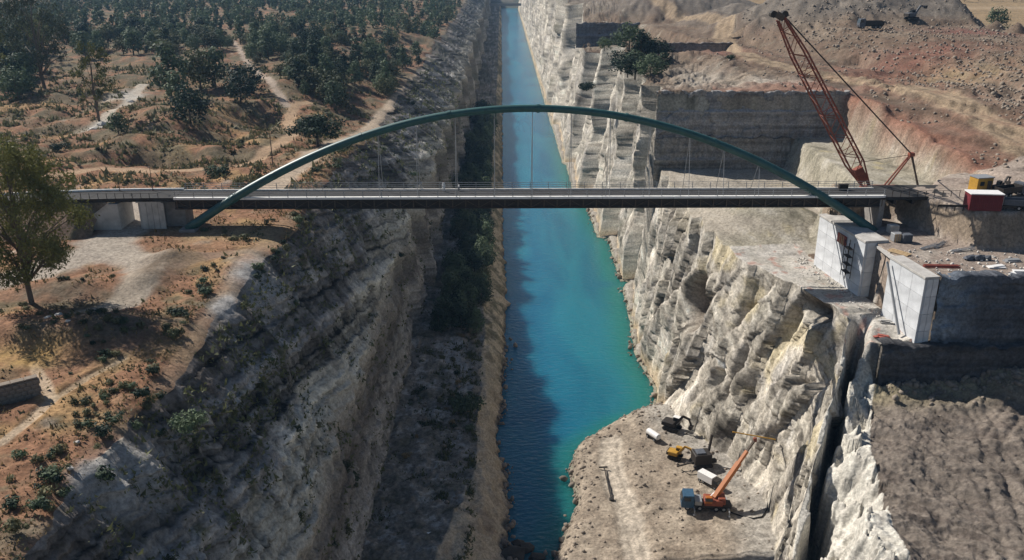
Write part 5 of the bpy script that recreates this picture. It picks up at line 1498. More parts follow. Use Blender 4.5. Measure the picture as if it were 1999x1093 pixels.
_q = _co[np.random.default_rng(12).integers(0, len(_co), 9000)]
_q = _q[(_q[:, 0] > np.interp(_q[:, 1], LB_X0[0], LB_X0[1]) + 0.8) & (_q[:, 2] > 7) & (_q[:, 1] > 62) & (_q[:, 1] < 330)]
_q = _q[fbm(_q[:, 1] / 9 + 70, _q[:, 2] / 7, oct=2) > 0.05][:60]
for q in _q:
    sz_ = random.uniform(0.5, 1.3)
    o = inst('shrub', PROTO[random.choice(['shrub3', 'shrub2', 'shrub3', 'shrub0'])], None, (float(q[0]), float(q[1]), float(q[2]) - 0.25), random.random() * 6, sz_ * (1 + 0.002 * float(q[1])))
    lab = '%s dark shrub in the %s shaded left wall, %s' % (size_word(sz_, 0.75, 1.05), 'upper' if q[2] > 27 else 'lower', 'nearest stretch' if q[1] < 95 else ('before the bridge' if q[1] < 190 else 'beyond the bridge'))
    tag(o, lab, 'shrub', lab)

rnd = random.Random(41)
for k in range(34):
    y = 100 + 82 * rnd.random() ** 0.8; x = rnd.uniform(-18.5, -6.0); s_ = rnd.uniform(0.6, 1.7)
    if x > float(np.interp(y, [98, 106, 118, 128], [-11, -9, -6.5, -4.6])) - 1: continue
    k_ = rnd.choice(['shrub3', 'shrub2', 'shrub0', 'shrub4'])
    lab = '%s %s shrub on the dark ledge, %s part' % (size_word(s_, 0.95, 1.35), {'shrub3': 'dark green', 'shrub2': 'olive', 'shrub0': 'grey-green', 'shrub4': 'straw-coloured'}[k_], 'near' if y < 135 else 'far')
    shrub(k_, x, y, 5.0, s_, lab, lab)

# ---- right bank trees
rnd = random.Random(77)
def g1(x, y): return float(g_r(np.array([x], np.float32), np.array([y], np.float32))[0])
for (u, v, hp, k) in ((1228, 98, 48, 'tree2'), (1262, 105, 42, 'tree0'), (1285, 122, 40, 'tree2'), (1212, 140, 40, 'tree2'), (1240, 142, 46, 'tree0'), (1270, 148, 42, 'tree2'), (1292, 140, 34, 'tree1'), (1250, 122, 45, 'tree0'), (1205, 82, 26, 'tree2'), (1225, 150, 34, 'tree2'), (1180, 98, 22, 'tree2')):
    p = at_z(u, v, 55.5); z = g1(p.x, p.y)
    p = at_z(u, v, z); z = g1(p.x, p.y)
    h = hp / FPX * (p.y * math.cos(PITCH) + (CAM_H - z) * math.sin(PITCH)) / 0.96
    lab = '%s %s in the clump on the right pillars, %s' % ('tall' if hp > 41 else 'lower', LOOK[k], 'front row' if v > 130 else 'back row')
    tree(k, p.x, p.y, z - 0.2, h / 8.0, lab, lab, 'evergreen_tree', h / 8.0 * 1.25)
for (u, v, yy, s, lab) in ((1145, 178, 285, 3.6, 'dark bush hanging on the right cliff beside the tree clump'), (1375, 75, 318, 1.6, 'small dark shrub left of the haul road junction'), (1425, 132, 262, 1.8, 'dark reddish bush beside the pale rock strip')):
    p = at_y(u, v, yy); o = inst('bush', PROTO['bush'], None, p, 0.3, (s, s, s * 1.3)); tag(o, lab, 'shrub')
    if u != 1145: o.location.z = g1(p.x, p.y) - 0.1
p = at_z(1944, 60, 57); tree('tree2', p.x, p.y, g1(p.x, p.y), 1.02, 'lone round dark tree standing in the golden field', name='field_tree', w_scale=1.05)
for i in range(16):
    x = 235 + i * 9.5 + rnd.uniform(-2, 2); y = 575 + rnd.uniform(-6, 6)
    tree(rnd.choice(['tree0', 'tree2']), x, y, 57, rnd.uniform(0.5, 0.8), 'dark tree in the hedge line beyond the golden field', 'hedge beyond the golden field', 'hedge_tree')

# ---- rubble
def rubble(name, n, seed, pos, mat, label, rmin, rmax):
    r = np.random.default_rng(seed); x, y, z = pos(r, n)
    n = len(x); base = MB().rock((0, 0, 0), 1.0, 5); bv = np.array(base.v); bf = np.array(base.f)
    rad = rmin + (rmax - rmin) * r.random(n) ** 3
    A = r.normal(size=(n, 3, 3)); Q = np.linalg.qr(A)[0]
    V = np.einsum('nij,vj->nvi', Q, bv) * (rad[:, None, None] * r.uniform(0.6, 1.2, (n, 1, 3))) + np.stack([x, y, z], 1)[:, None]
    F = (bf[None] + (np.arange(n) * len(bv))[:, None, None]).reshape(-1, 3)
    me = bpy.data.meshes.new(name); fill_mesh(me, V.reshape(-1, 3), F); me.materials.append(MAT[mat])
    o = bpy.data.objects.new(name, me); col.objects.link(o)
    return tag(o, label, 'rubble', kind='stuff')
def pos_heap(r, n):
    y = 165 + 165 * r.random(n); x = 92 + (0.62 * y + 10 - 92) * r.random(n)
    k = (seg_dist(x, y, ROAD_R) > 5) & (x > 100); x, y = x[k], y[k]
    return x, y, g_r(x, y) + 0.05
rubble('heap_rubble', 5200, 1, pos_heap, 'rock', 'tumbled stones on the spoil heaps', 0.12, 0.6)
def pos_quarry(r, n):
    y = 150 + 190 * r.random(n) ** 1.3; x = 62 + 60 * r.random(n)
    k = (seg_dist(x, y, ROAD_R) > 3.5) & ((y > 206) | (x > pit_upper(y) + 1)) & (fbm(x / 12, y / 12, oct=3) > -0.15); x, y = x[k], y[k]
    return x, y, g_r(x, y)
rubble('quarry_rubble', 3600, 8, pos_quarry, 'rock', 'small stones strewn over the quarry benches', 0.08, 0.55)
def pos_floor(r, n):
    x = 54 + 24 * r.random(n); y = 111 - np.abs(r.normal(size=n)) * 2.2
    return x, y, g_r(x, y) + 0.02
rubble('floor_rubble', 700, 2, pos_floor, 'rock', 'broken rock at the foot of the shaded face', 0.12, 0.7)
def pos_spit(r, n):
    y = 106 + 52 * r.random(n); a = np.interp(y, ysr, xw_r); b = np.interp(y, ysr, xb)
    t = np.where(r.random(n) < 0.5, r.random(n) ** 3 * 0.15, r.random(n)); x = a + (b - a) * t
    k = seg_dist(x, y, SPIT_TRACK) > 2.2; x, y = x[k], y[k]
    return x, y, spit_h(x, y)
rubble('spit_rubble', 1500, 3, pos_spit, 'rock', 'loose stones on the spoil shelf by the water', 0.08, 0.42)
def pos_led(r, n):
    y = 98 + 100 * r.random(n); x = np.where(r.random(n) < 0.5, r.uniform(-19, -6, n), np.interp(y, ys, xw) + r.normal(size=n) * 0.8 - 0.4)
    return x, y, np.where(x > -3, r.uniform(-0.2, 0.8, n), 5.1)
rubble('ledge_rubble', 900, 6, pos_led, 'rock', 'fallen stones on the ledge and along the left water edge', 0.12, 0.75)
def pos_plat(r, n):
    y = 112 + 12 * r.random(n); x = 60 + 22 * r.random(n)
    k = r.random(n) < 0.5; y = np.where(k, 118 + 28 * r.random(n), y); x = np.where(k, xp(y) - np.abs(r.normal(size=n)) * 1.6 - 0.2, x)
    return x, y, np.where(k, 37.0, 45.8)
rubble('site_rubble', 650, 7, pos_plat, 'rock_white', 'small debris around the abutments and on the platform', 0.05, 0.3)
def pos_edge(r, n):
    y = 103 + 220 * r.random(n) ** 1.4; x = np.interp(y, ysr, xw_r) + r.normal(size=n) * 0.7 + 0.4
    return x, y, r.uniform(-0.3, 0.6, n)
rubble('shore_rubble', 500, 4, pos_edge, 'rock', 'stones along the right water edge', 0.2, 0.9)
for i, (u, v, r0) in enumerate(((965, 1075, 1.6), (1000, 1083, 1.9), (1030, 1070, 1.3), (1012, 1062, 1.1), (1100, 1055, 1.0), (1048, 1090, 1.2))):
    p = at_z(u, v, 0.2)
    o = MB().rock((0, 0, 0), r0, 40 + i, (1.2, 1.0, 0.75)).build('boulder', 'rock_dark', None, p)
    tag(o, 'dark wet boulder in the water at the bottom of the view', 'boulder', 'dark boulders at the bottom water edge')
# ================================================================== MACHINES AND SMALL THINGS
def wheel(parent, x, y, r, w=0.35, name='wheel'):
    t = MB().tube([(x, y - w / 2, r), (x, y + w / 2, r)], r, n=14).build(name, 'black_rubber', parent)
    MB().tube([(x, y - w / 2 - 0.02, r), (x, y + w / 2 + 0.02, r)], r * 0.5, n=10).build('rim', 'steel_grey', t)
    return t

def crawler(parent, y, L, w, h):
    n = 7
    prof = [(-L / 2 + h * 0.5 - math.cos(a) * 0, 0) for a in ()]
    pr = []
    for k in range(n): a = math.pi / 2 + math.pi * k / (n - 1); pr.append((-L / 2 + h / 2 + math.cos(a) * h / 2, h / 2 + math.sin(a) * h / 2))
    for k in range(n): a = -math.pi / 2 + math.pi * k / (n - 1); pr.append((L / 2 - h / 2 + math.cos(a) * h / 2, h / 2 + math.sin(a) * h / 2))
    t = MB().prism(pr, y - w / 2, y + w / 2, axis='y').build('track', 'black_rubber', parent)
    m = MB()
    for k in range(5): m.tube([(-L / 2 + h / 2 + (L - h) * k / 4, y - w / 2 - 0.03, h / 2), (-L / 2 + h / 2 + (L - h) * k / 4, y + w / 2 + 0.03, h / 2)], h * 0.28, n=8)
    m.build('roller', 'steel_dark', t)
    return t

def excavator(loc, rz, s, mat, label, arm=(0.9, 0.2), roof='white_paint'):
    e = empty('excavator', loc, label, 'excavator', rz=rz); e.scale = (s, s, s)
    crawler(e, -1.0, 3.4, 0.55, 0.85); crawler(e, 1.0, 3.4, 0.55, 0.85)
    MB().box((0, 0, 0.75), (1.6, 1.5, 0.4)).build('undercarriage', 'steel_dark', e)
    MB().box((-0.55, 0, 1.5), (2.5, 2.3, 0.95), bev=0.12).build('upper_body', mat, e)
    MB().box((-1.75, 0, 1.45), (0.6, 2.3, 0.85), bev=0.1).build('counterweight', 'steel_dark', e)
    c = MB().box((0.65, 0.68, 1.95), (1.3, 0.95, 1.6), bev=0.1).build('cab', mat, e)
    MB().box((0.65, 0.68, 2.18), (1.34, 0.99, 0.75)).build('window', 'glass', c)
    MB().box((0.6, 0.68, 2.8), (1.4, 1.05, 0.1)).build('roof', roof, c)
    b0 = Vector((0.7, -0.25, 1.6)); b1 = Vector((2.3, -0.25, 3.9)); b2 = Vector((3.9, -0.25, 3.6)); st = Vector((4.6 * arm[0] + 0.6, -0.25, 1.4 + arm[1] * 2))
    m = MB(); m.beam(b0, b1, 0.34, 0.5); m.beam(b1, b2, 0.32, 0.42); m.build('boom', mat, e)
    m = MB(); m.beam(b2 + Vector((-0.4, 0, 0.2)), st, 0.26, 0.34); m.build('stick', mat, e)
    MB().prism([(st.x - 0.45, st.z + 0.1), (st.x + 0.35, st.z + 0.15), (st.x + 0.1, st.z - 0.75), (st.x - 0.6, st.z - 0.65)], -0.75, 0.25, axis='y').build('bucket', 'steel_dark', e)
    MB().tube([(1.0, -0.25, 1.5), (2.1, -0.25, 3.1)], 0.09, n=6).build('ram', 'steel_grey', e)
    return e

def lorry(loc, rz, s, cabmat, bedmat, label, box=False, name='lorry'):
    e = empty(name, loc, label, 'lorry', rz=rz); e.scale = (s, s, s)
    MB().box((0, 0, 0.85), (7.4, 0.9, 0.3)).build('chassis', 'steel_dark', e)
    c = MB().prism([(3.6, 0.6), (3.65, 1.6), (3.35, 2.85), (1.9, 2.9), (1.85, 0.6)], -1.2, 1.2, axis='y').build('cab', cabmat, e)
    MB().add([(3.66, -1.05, 1.7), (3.66, 1.05, 1.7), (3.40, 1.05, 2.7), (3.40, -1.05, 2.7), (3.60, -1.05, 1.7), (3.60, 1.05, 1.7), (3.34, 1.05, 2.7), (3.34, -1.05, 2.7)],
             [(0, 1, 2, 3), (7, 6, 5, 4), (0, 4, 5, 1), (1, 5, 6, 2), (2, 6, 7, 3), (3, 7, 4, 0)]).build('windscreen', 'glass', c)
    for sy in (-1.22, 1.22): MB().box((2.9, sy, 2.2), (0.9, 0.06, 0.75)).build('window', 'glass', c)
    if box:
        MB().box((-0.9, 0, 2.1), (5.2, 2.4, 2.2), bev=0.06).build('cargo_box', bedmat, e)
    else:
        m = MB(); m.box((-0.9, 0, 1.15), (5.2, 2.3, 0.15))
        for sy in (-1.2, 1.2): m.prism([(-3.5, 1.1), (1.7, 1.1), (1.8, 2.3), (-3.7, 2.3)], sy - 0.05, sy + 0.05, axis='y')
        m.prism([(1.6, 1.1), (1.72, 1.1), (1.85, 2.5), (1.7, 2.5)], -1.2, 1.2, axis='y'); m.prism([(-3.6, 1.1), (-3.45, 1.1), (-3.65, 2.2), (-3.8, 2.2)], -1.2, 1.2, axis='y')
        m.build('tipper_body', bedmat, e)
    for x in (2.7, -1.3, -2.6):
        for sy in (-1.0, 1.0): wheel(e, x, sy, 0.52)
    return e

def spitpt(u, v):
    p = at_z(u, v, 3.8); z = float(spit_h(np.array([p.x]), np.array([p.y]))[0])
    p = at_z(u, v, z); return Vector((p.x, p.y, float(spit_h(np.array([p.x]), np.array([p.y]))[0])))

# ---- truck crane on the spoil shelf
p = spitpt(1378, 990)
tip = at_y(1474, 858, p.y + 4.5)
tc = empty('crane_truck', p, 'blue-cabbed crane truck with a raised orange telescopic boom by the cliff foot', 'crane truck', rz=math.radians(-6)); tc.scale = (0.92, 0.92, 0.92)
MB().box((0.2, 0, 0.95), (8.0, 2.2, 0.4), bev=0.05).build('chassis', 'steel_dark', tc)
c = MB().prism([(-4.4, 0.55), (-4.45, 1.7), (-4.1, 2.9), (-2.3, 2.95), (-2.2, 0.55)], -1.2, 1.2, axis='y').build('cab', 'blue_paint', tc)
MB().box((-4.33, 0, 2.2), (0.12, 2.0, 0.8), Matrix.Rotation(0.27, 3, 'Y')).build('windscreen', 'glass', c)
for sy in (-1.22, 1.22): MB().box((-3.4, sy, 2.25), (1.1, 0.06, 0.7)).build('window', 'glass', c)
MB().box((-1.5, 0, 1.5), (1.3, 2.2, 0.8), bev=0.06).build('tool_box', 'steel_grey', tc)
MB().box((1.1, 0, 1.65), (3.2, 2.3, 1.0), bev=0.1).build('turntable', 'crane_red', tc)
MB().box((2.5, 0.2, 1.9), (1.3, 2.2, 1.2), bev=0.1).build('counterweight', 'crane_red', tc)
cc = MB().box((0.2, -0.95, 2.3), (1.2, 0.8, 1.2), bev=0.08).build('operator_cab', 'orange', tc)
MB().box((0.2, -0.98, 2.45), (1.24, 0.8, 0.6)).build('window', 'glass', cc)
for x in (-3.3, -1.2, 1.6, 2.9):
    for sy in (-1.0, 1.0): wheel(tc, x, sy, 0.52)
for x in (-2.2, 3.7):
    for sy in (-1.0, 1.0):
        m = MB(); m.beam((x, 0, 0.8), (x, sy * 2.3, 0.75), 0.2); m.beam((x, sy * 2.3, 0.8), (x, sy * 2.3, 0.02), 0.14); m.box((x, sy * 2.3, 0.05), (0.5, 0.5, 0.08)); m.build('outrigger', 'steel_grey', tc)
Rz = Matrix.Rotation(-math.radians(-6), 3, 'Z')
tl = Rz @ (tip - p) / 0.92; b0 = Vector((1.3, 0, 2.1)); d = tl - b0
m = MB(); m.beam(b0, b0 + d * 0.60, 0.75, 0.85); m.build('boom', 'orange', tc)
m = MB(); m.beam(b0 + d * 0.56, b0 + d * 0.80, 0.52, 0.6); m.build('boom_extension', 'orange', tc)
m = MB(); m.beam(b0 + d * 0.78, b0 + d * 1.0, 0.34, 0.4); m.build('boom_extension', 'steel_rust', tc)
MB().box(b0 + d, (0.6, 0.6, 0.7), bev=0.06).build('boom_head', 'crane_red', tc)
MB().tube([(0.2, 0, 1.7), b0 + d * 0.36 + Vector((0, 0, -0.4))], 0.16, n=8).build('lift_ram', 'steel_grey', tc)
ba = Rz @ (at_y(1430, 843, p.y + 4.2) - p) / 0.92; bb = Rz @ (at_y(1514, 858, p.y + 4.8) - p) / 0.92
MB().beam(ba, bb, 0.16).build('spreader_bar', 'yellow', tc)
MB().tube([bb, bb + Vector((0.1, 0, -3.2))], 0.03, n=5).build('hook_rope', 'steel_dark', tc)
MB().box(bb + Vector((0.1, 0, -3.5)), (0.45, 0.45, 0.7), bev=0.05).build('hook_block', 'steel_dark', tc)
# ---- others on the shelf
excavator(spitpt(1312, 838), math.radians(-35), 0.9, 'steel_dark', 'small dark excavator with a white roof near the cliff foot', (0.8, 0.4))
excavator(spitpt(1318, 893), math.radians(-28), 0.72, 'yellow', 'small yellow excavator reaching towards the dark drill rig', (1.0, -0.1), roof='yellow')
p = spitpt(1275, 856)
ct = empty('white_tank', p, 'long white tank trailer lying beside the track on the shelf', 'tank', rz=math.radians(-58))
MB().box((0, 0, 0.35), (3.0, 1.0, 0.2)).build('frame', 'steel_dark', ct)
MB().tube([(-1.6, 0, 0.95), (-1.4, 0, 0.95), (1.4, 0, 0.95), (1.6, 0, 0.95)], [0.35, 0.6, 0.6, 0.35], n=14).build('tank_shell', 'white_paint', ct)
for x in (-0.9, 0.9):
    for sy in (-0.55, 0.55): wheel(ct, x, sy, 0.3, 0.2)
p = spitpt(1368, 908)
dr = empty('drill_rig', p, 'black tracked drill rig with a short mast between the excavators and the crane truck', 'drill rig', rz=math.radians(8))
crawler(dr, -1.1, 3.4, 0.5, 0.8); crawler(dr, 1.1, 3.4, 0.5, 0.8)
MB().box((0, 0, 1.7), (3.0, 2.5, 1.8), bev=0.12).build('body', 'steel_dark', dr)
MB().box((-0.3, 0, 2.7), (1.6, 1.6, 0.3), bev=0.05).build('hatch', 'tarp', dr)
m = MB(); m.beam((1.3, 0.4, 1.6), (1.9, 0.8, 5.4), 0.35); m.build('mast', 'steel_dark', dr)
m = MB(); m.beam((-1.4, -0.4, 1.0), (-4.6, -0.7, 0.6), 0.22); m.build('arm', 'steel_dark', dr)
MB().box((2.0, -0.5, 1.0), (1.0, 0.8, 0.5)).build('step', 'steel_dark', dr)
lorry(spitpt(1384, 945), math.radians(-50), 0.58, 'steel_dark', 'white_paint', 'small white and dark service lorry between drill rig and crane truck', box=True, name='service_lorry')
p0 = spitpt(1194, 975); p1 = spitpt(1179, 917)
lp = empty('fallen_pole', p0, 'dark lamp post lying across the pale track on the shelf', 'pole')
dd = p1 - p0 + Vector((0, 0, 0.5))
MB().tube([(0, 0, 0.2), dd], [0.16, 0.10], n=7).build('shaft', 'steel_dark', lp)
MB().beam(dd + Vector((-0.9, 0, 0)), dd + Vector((0.6, 0.1, 0)), 0.22).build('crossarm', 'steel_dark', lp)
MB().box((0, 0, 0.15), (0.8, 0.7, 0.5), bev=0.05).build('base', 'steel_dark', lp)
hp = [spitpt(u, v) + Vector((0, 0, 0.12)) for u, v in ((1425, 1000), (1445, 1008), (1470, 1012), (1488, 1008), (1497, 995), (1500, 975))]
h = MB().tube(hp, 0.11, n=6).build('hose', 'black_rubber'); tag(h, 'black hose curving over the pale apron behind the crane truck', 'hose')
hp = [spitpt(u, v) + Vector((0, 0, 0.1)) for u, v in ((1330, 918), (1345, 926), (1360, 927), (1372, 922))]
h = MB().tube(hp, 0.07, n=6).build('hose', 'black_rubber'); tag(h, 'thin dark hose running to the drill rig', 'hose')

# ---- red lattice crane behind the bridge
CY = 147.0
f0 = at_y(1691, 384, CY); tp = at_y(1524, 36, CY); mt = at_y(1778, 302, CY + 0.6)
cz = min(g1(64.5, CY), 48.0)
cr = empty('lattice_crane', (65.0, CY, cz), 'tall red lattice crane leaning over the right end of the bridge', 'crane')
O = Vector((65.0, CY, cz))
def crp(m, name, mat): return m.build(name, mat, cr)
crawler(cr, -2.3, 7.0, 0.9, 1.1); crawler(cr, 2.3, 7.0, 0.9, 1.1)
crp(MB().box((0, 0, 1.2), (3.0, 4.0, 0.5)), 'undercarriage', 'steel_dark')
crp(MB().box((1.0, 0, 2.1), (6.4, 2.8, 1.2), bev=0.12), 'machine_house', 'crane_red')
crp(MB().box((4.4, 0, 2.0), (0.9, 3.0, 1.3), bev=0.1), 'counterweight', 'steel_dark')
cb = crp(MB().box((-2.6, -1.6, 2.2), (1.6, 1.0, 1.5), bev=0.08), 'cab', 'crane_red'); MB().box((-2.62, -1.62, 2.4), (1.62, 1.0, 0.7)).build('window', 'glass', cb)
a = f0 - O; b = tp - O; a.z = 2.3; ax = (b - a).normalized(); sd_ = Vector((0, 1, 0)); up_ = ax.cross(sd_).normalized()
def half(t): return 0.4 + 0.85 * min(1, t / 0.16) if t < 0.16 else (1.25 if t < 0.75 else 1.25 - 0.7 * (t - 0.75) / 0.25)
L_ = (b - a).length
node = lambda t, i, j: a + (b - a) * t + up_ * (half(t) * i) + sd_ * (half(t) * j)
for i in (-1, 1):
    for j in (-1, 1):
        crp(MB().tube([node(t, i, j) for t in (0, 0.16, 0.8, 1.0)], 0.15, n=6), 'chord', 'crane_red')
N_ = 17
for (i0, j0, i1, j1) in ((-1, -1, 1, -1), (-1, 1, 1, 1), (-1, -1, -1, 1), (1, -1, 1, 1)):
    for k in range(N_):
        t0, t1 = k / N_, (k + 1) / N_
        A, B = (node(t0, i0, j0), node(t1, i1, j1)) if k % 2 else (node(t0, i1, j1), node(t1, i0, j0))
        crp(MB().tube([A, B], 0.06, n=5), 'lacing', 'crane_red')
        if k % 4 == 0: crp(MB().tube([node(t0, i0, j0), node(t0, i1, j1)], 0.06, n=5), 'lacing', 'crane_red')
crp(MB().box(b + ax * 0.5, (1.6, 1.4, 1.0), Matrix.Rotation(0.5, 3, 'Y'), bev=0.1), 'boom_head', 'steel_rust')
for dx_ in (-1.3, 0.5): crp(MB().tube([b + Vector((dx_, -0.6, 0.7)), b + Vector((dx_, 0.6, 0.7))], 0.55, n=12), 'sheave', 'steel_dark')
crp(MB().box(a + (b - a) * 0.09, (1.5, 1.5, 2.6), Matrix.Rotation(-0.55, 3, 'Y')), 'boom_foot', 'crane_red')
M_ = mt - O
for y_ in (-0.55, 0.55):
    crp(MB().tube([(at_y(1722, 384, CY) - O).x and Vector(((at_y(1722, 388, CY) - O).x, y_, 2.4)), M_ + Vector((0, y_ * 0.5, 0))], 0.16, n=6), 'mast_leg', 'crane_red')
    crp(MB().tube([Vector(((at_y(1790, 388, CY) - O).x + y_ * 0.3, y_, 2.2)), M_ + Vector((0.15 + y_ * 0.3, y_ * 0.5, 0))], 0.17, n=6), 'back_stay', 'steel_rust')
crp(MB().box(M_ + Vector((0.1, 0, 0.1)), (0.9, 1.0, 0.6), bev=0.08), 'mast_head', 'crane_red')
for y_ in (-0.35, 0.35):
    crp(MB().tube([M_ + Vector((0, y_, 0.2)), b + Vector((0.3, y_, 0.6))], 0.06, n=5), 'pendant_rope', 'steel_dark')
crp(MB().tube([M_, a + (b - a) * 0.16], 0.05, n=5), 'hoist_rope', 'steel_dark')

# ---- plant beside the approach road
def onr(u, v, z0=51.0):
    p = at_z(u, v, z0)
    return Vector((p.x, p.y, g1(p.x, p.y)))
p = onr(1912, 372)
yb = empty('site_cabin', p, 'yellow site cabin with a dark shaded end above the red container', 'cabin', rz=math.radians(12)); yb.scale = (0.85, 0.85, 0.85)
MB().box((0, 0, 1.45), (3.4, 2.4, 2.6), bev=0.05).build('body', 'yellow', yb)
MB().box((0, 0, 2.82), (3.6, 2.6, 0.16)).build('roof', 'steel_grey', yb)
dd_ = MB().box((0.9, -1.22, 1.2), (0.9, 0.06, 2.0)).build('door', 'steel_rust', yb); MB().box((1.2, -1.27, 1.2), (0.06, 0.06, 0.2)).build('handle', 'steel_grey', dd_)
MB().box((-0.7, -1.22, 1.7), (0.9, 0.06, 0.8)).build('window', 'glass', yb)
p = onr(1916, 408)
rb = empty('shipping_container', p, 'dark red container with a pale roof beside the approach road', 'container', rz=math.radians(-6))
MB().box((0, 0, 1.3), (4.7, 2.4, 2.5)).build('body', 'red_box', rb)
me = MB().box((0, 0, 0), (0.12, 0.07, 2.3)).mesh('corrugation', 'red_box')
for k in range(15): inst('corrugation', me, rb, (-2.1 + k * 0.3, -1.22, 1.3))
MB().box((0, 0, 2.62), (4.9, 2.6, 0.14)).build('roof', 'white_paint', rb)
lorry(onr(1972, 408), math.radians(165), 0.72, 'steel_grey', 'tarp', 'grey tipper lorry on the road right of the red container')
lorry(onr(1972, 382), math.radians(20), 0.72, 'tarp', 'steel_dark', 'dark tipper lorry behind the grey one at the right edge')
excavator(onr(1950, 374), math.radians(30), 0.6, 'steel_dark', 'dark excavator right of the yellow cabin', (0.6, 0.5), roof='steel_dark')
# road edge barrier along the approach
rbm = empty('guard_rail', (74, 128.2, 50.9), 'dark guard rail curving along the approach road at the right', 'guard rail')
gp = []
for (u, v) in ((1830, 408), (1880, 409), (1930, 410), (1980, 411), (2040, 412)):
    q = at_z(u, v, 51.0); gp.append(Vector((q.x, q.y, 50.95)) - Vector((74, 128.2, 50.9)))
m = MB()
for A, B in zip(gp[:-1], gp[1:]): m.beam(A + Vector((0, 0, 0.6)), B + Vector((0, 0, 0.6)), 0.1, 0.35)
m.build('rail', 'steel_dark', rbm)
for A, B in zip(gp[:-1], gp[1:]):
    for k in range(3): MB().beam(A + (B - A) * k / 3 + Vector((0, 0, -0.2)), A + (B - A) * k / 3 + Vector((0, 0, 0.7)), 0.12).build('post', 'steel_dark', rbm)

# ---- things on the construction platform
def plat(u, v, z=45.9):
    p = at_z(u, v, z); return Vector((p.x, p.y, max(45.7, g1(p.x, p.y))))
p = plat(1756, 492); m = MB()
st_ = empty('timber_stack', p, 'pale timber planks laid along the abutment coping', 'timber', rz=math.radians(-55))
for k in range(4): MB().box((0, -0.45 + k * 0.3, 0.12 + 0.1 * (k % 2)), (3.2, 0.26, 0.14)).build('plank', 'timber', st_)
p = plat(1838, 520)
rbn = empty('rebar_bundle', p, 'dark red bundle of bars near the platform edge', 'rebar', rz=math.radians(-4))
for k in range(9): MB().tube([(-2.6 + 0.1 * (k % 3), -0.3 + 0.08 * k, 0.1 + 0.12 * (k % 3)), (2.4 + 0.2 * (k % 2), -0.3 + 0.08 * k, 0.1 + 0.12 * (k % 3))], 0.055, n=5).build('bar', 'plywood_red', rbn)
for k, (u, v, rz) in enumerate(((1815, 482, 25), (1835, 478, 40), (1880, 488, 10))):
    p = plat(u, v); e = empty('scaffold_tubes', p, ('grey scaffold tubes stacked nearest the abutment', 'bluish scaffold tubes leaning in the shade of the bank', 'grey scaffold tubes beside the dark tarpaulin heap')[k], 'scaffold', rz=math.radians(rz))
    for j in range(7): MB().tube([(-1.8, -0.3 + 0.1 * j, 0.08 + 0.1 * (j % 2)), (1.8, -0.4 + 0.13 * j, 0.25 + 0.15 * (j % 3))], 0.05, n=5).build('tube', 'steel_grey', e)
p = plat(1908, 505)
tp_ = MB()
for k in range(5): tp_.rock((-1.4 + 0.7 * k, 0.2 * (k % 2), 0.35), 0.7, 70 + k, (1.1, 0.9, 0.75))
tag(tp_.build('tarpaulin_heap', 'tarp', None, p), 'dark crumpled tarpaulin heap on the right of the platform', 'tarpaulin')
for k, (u, v, c) in enumerate(((1750, 468, 'steel_grey'), (1768, 470, 'tarp'), (1742, 452, 'concrete_old'))):
    p = plat(u, v); e = empty('crate', p, ('grey slatted crate in the shade beside the arch foot', 'dark crate right of the grey slatted one', 'pale block behind the crates at the arch foot')[k], 'crate', rz=0.1)
    MB().box((0, 0, 0.7), (1.5, 1.2, 1.25), bev=0.04).build('body', c, e)
    for j in range(4): MB().box((-0.55 + 0.37 * j, -0.63, 0.7), (0.22, 0.05, 1.2)).build('slat', 'timber' if k == 0 else c, e)
for k, (u, v, c) in enumerate(((1945, 520, 'white_paint'), (1975, 508, 'steel_grey'), (1990, 530, 'white_paint'))):
    p = plat(u, v); o = MB(); o.box((0, 0, 0.12), (2.4, 0.9, 0.16), Matrix.Rotation(0.2 * k, 3, 'Z')); o.box((0.2, 0.1, 0.28), (2.0, 0.7, 0.12), Matrix.Rotation(0.3 - 0.2 * k, 3, 'Z'))
    tag(o.build('formwork_stack', c, None, p), ('pale formwork panels right of the tarpaulin heap', 'grey formwork panels behind the pale ones', 'pale formwork panels at the right edge of the view')[k], 'formwork')
# scaffold tower and formwork on the far abutment
ya_ = 129.6
sc_ = empty('scaffold_tower', (xp(ya_) - 0.75, ya_, 39.6), 'black scaffold tower fixed to the lit abutment face', 'scaffold')
for dy in (-0.9, 0.9):
    for dx_ in (-0.5, 0.35): MB().tube([(dx_, dy, -0.5), (dx_, dy, 5.4)], 0.06, n=5).build('standard', 'steel_dark', sc_)
for z in (0.4, 1.7, 3.0, 4.3):
    MB().box((-0.07, 0, z), (0.8, 1.9, 0.08)).build('platform_board', 'steel_dark', sc_)
    MB().tube([(-0.5, -0.9, z), (-0.5, 0.9, z + 1.2)], 0.04, n=5).build('brace', 'steel_dark', sc_)
fw = empty('formwork_shutter', (xp(132.6) - 0.35, 133.0, 43.7), 'reddish formwork panel high on the lit abutment below the arch', 'formwork')
MB().box((0, 0, 0.6), (0.25, 2.6, 1.5), Matrix.Rotation(0.13, 3, 'Z')).build('sheet', 'plywood_red', fw)
for k in range(4): MB().box((-0.18, -1.0 + 0.66 * k, 0.6), (0.12, 0.12, 1.6)).build('rib', 'timber', fw)
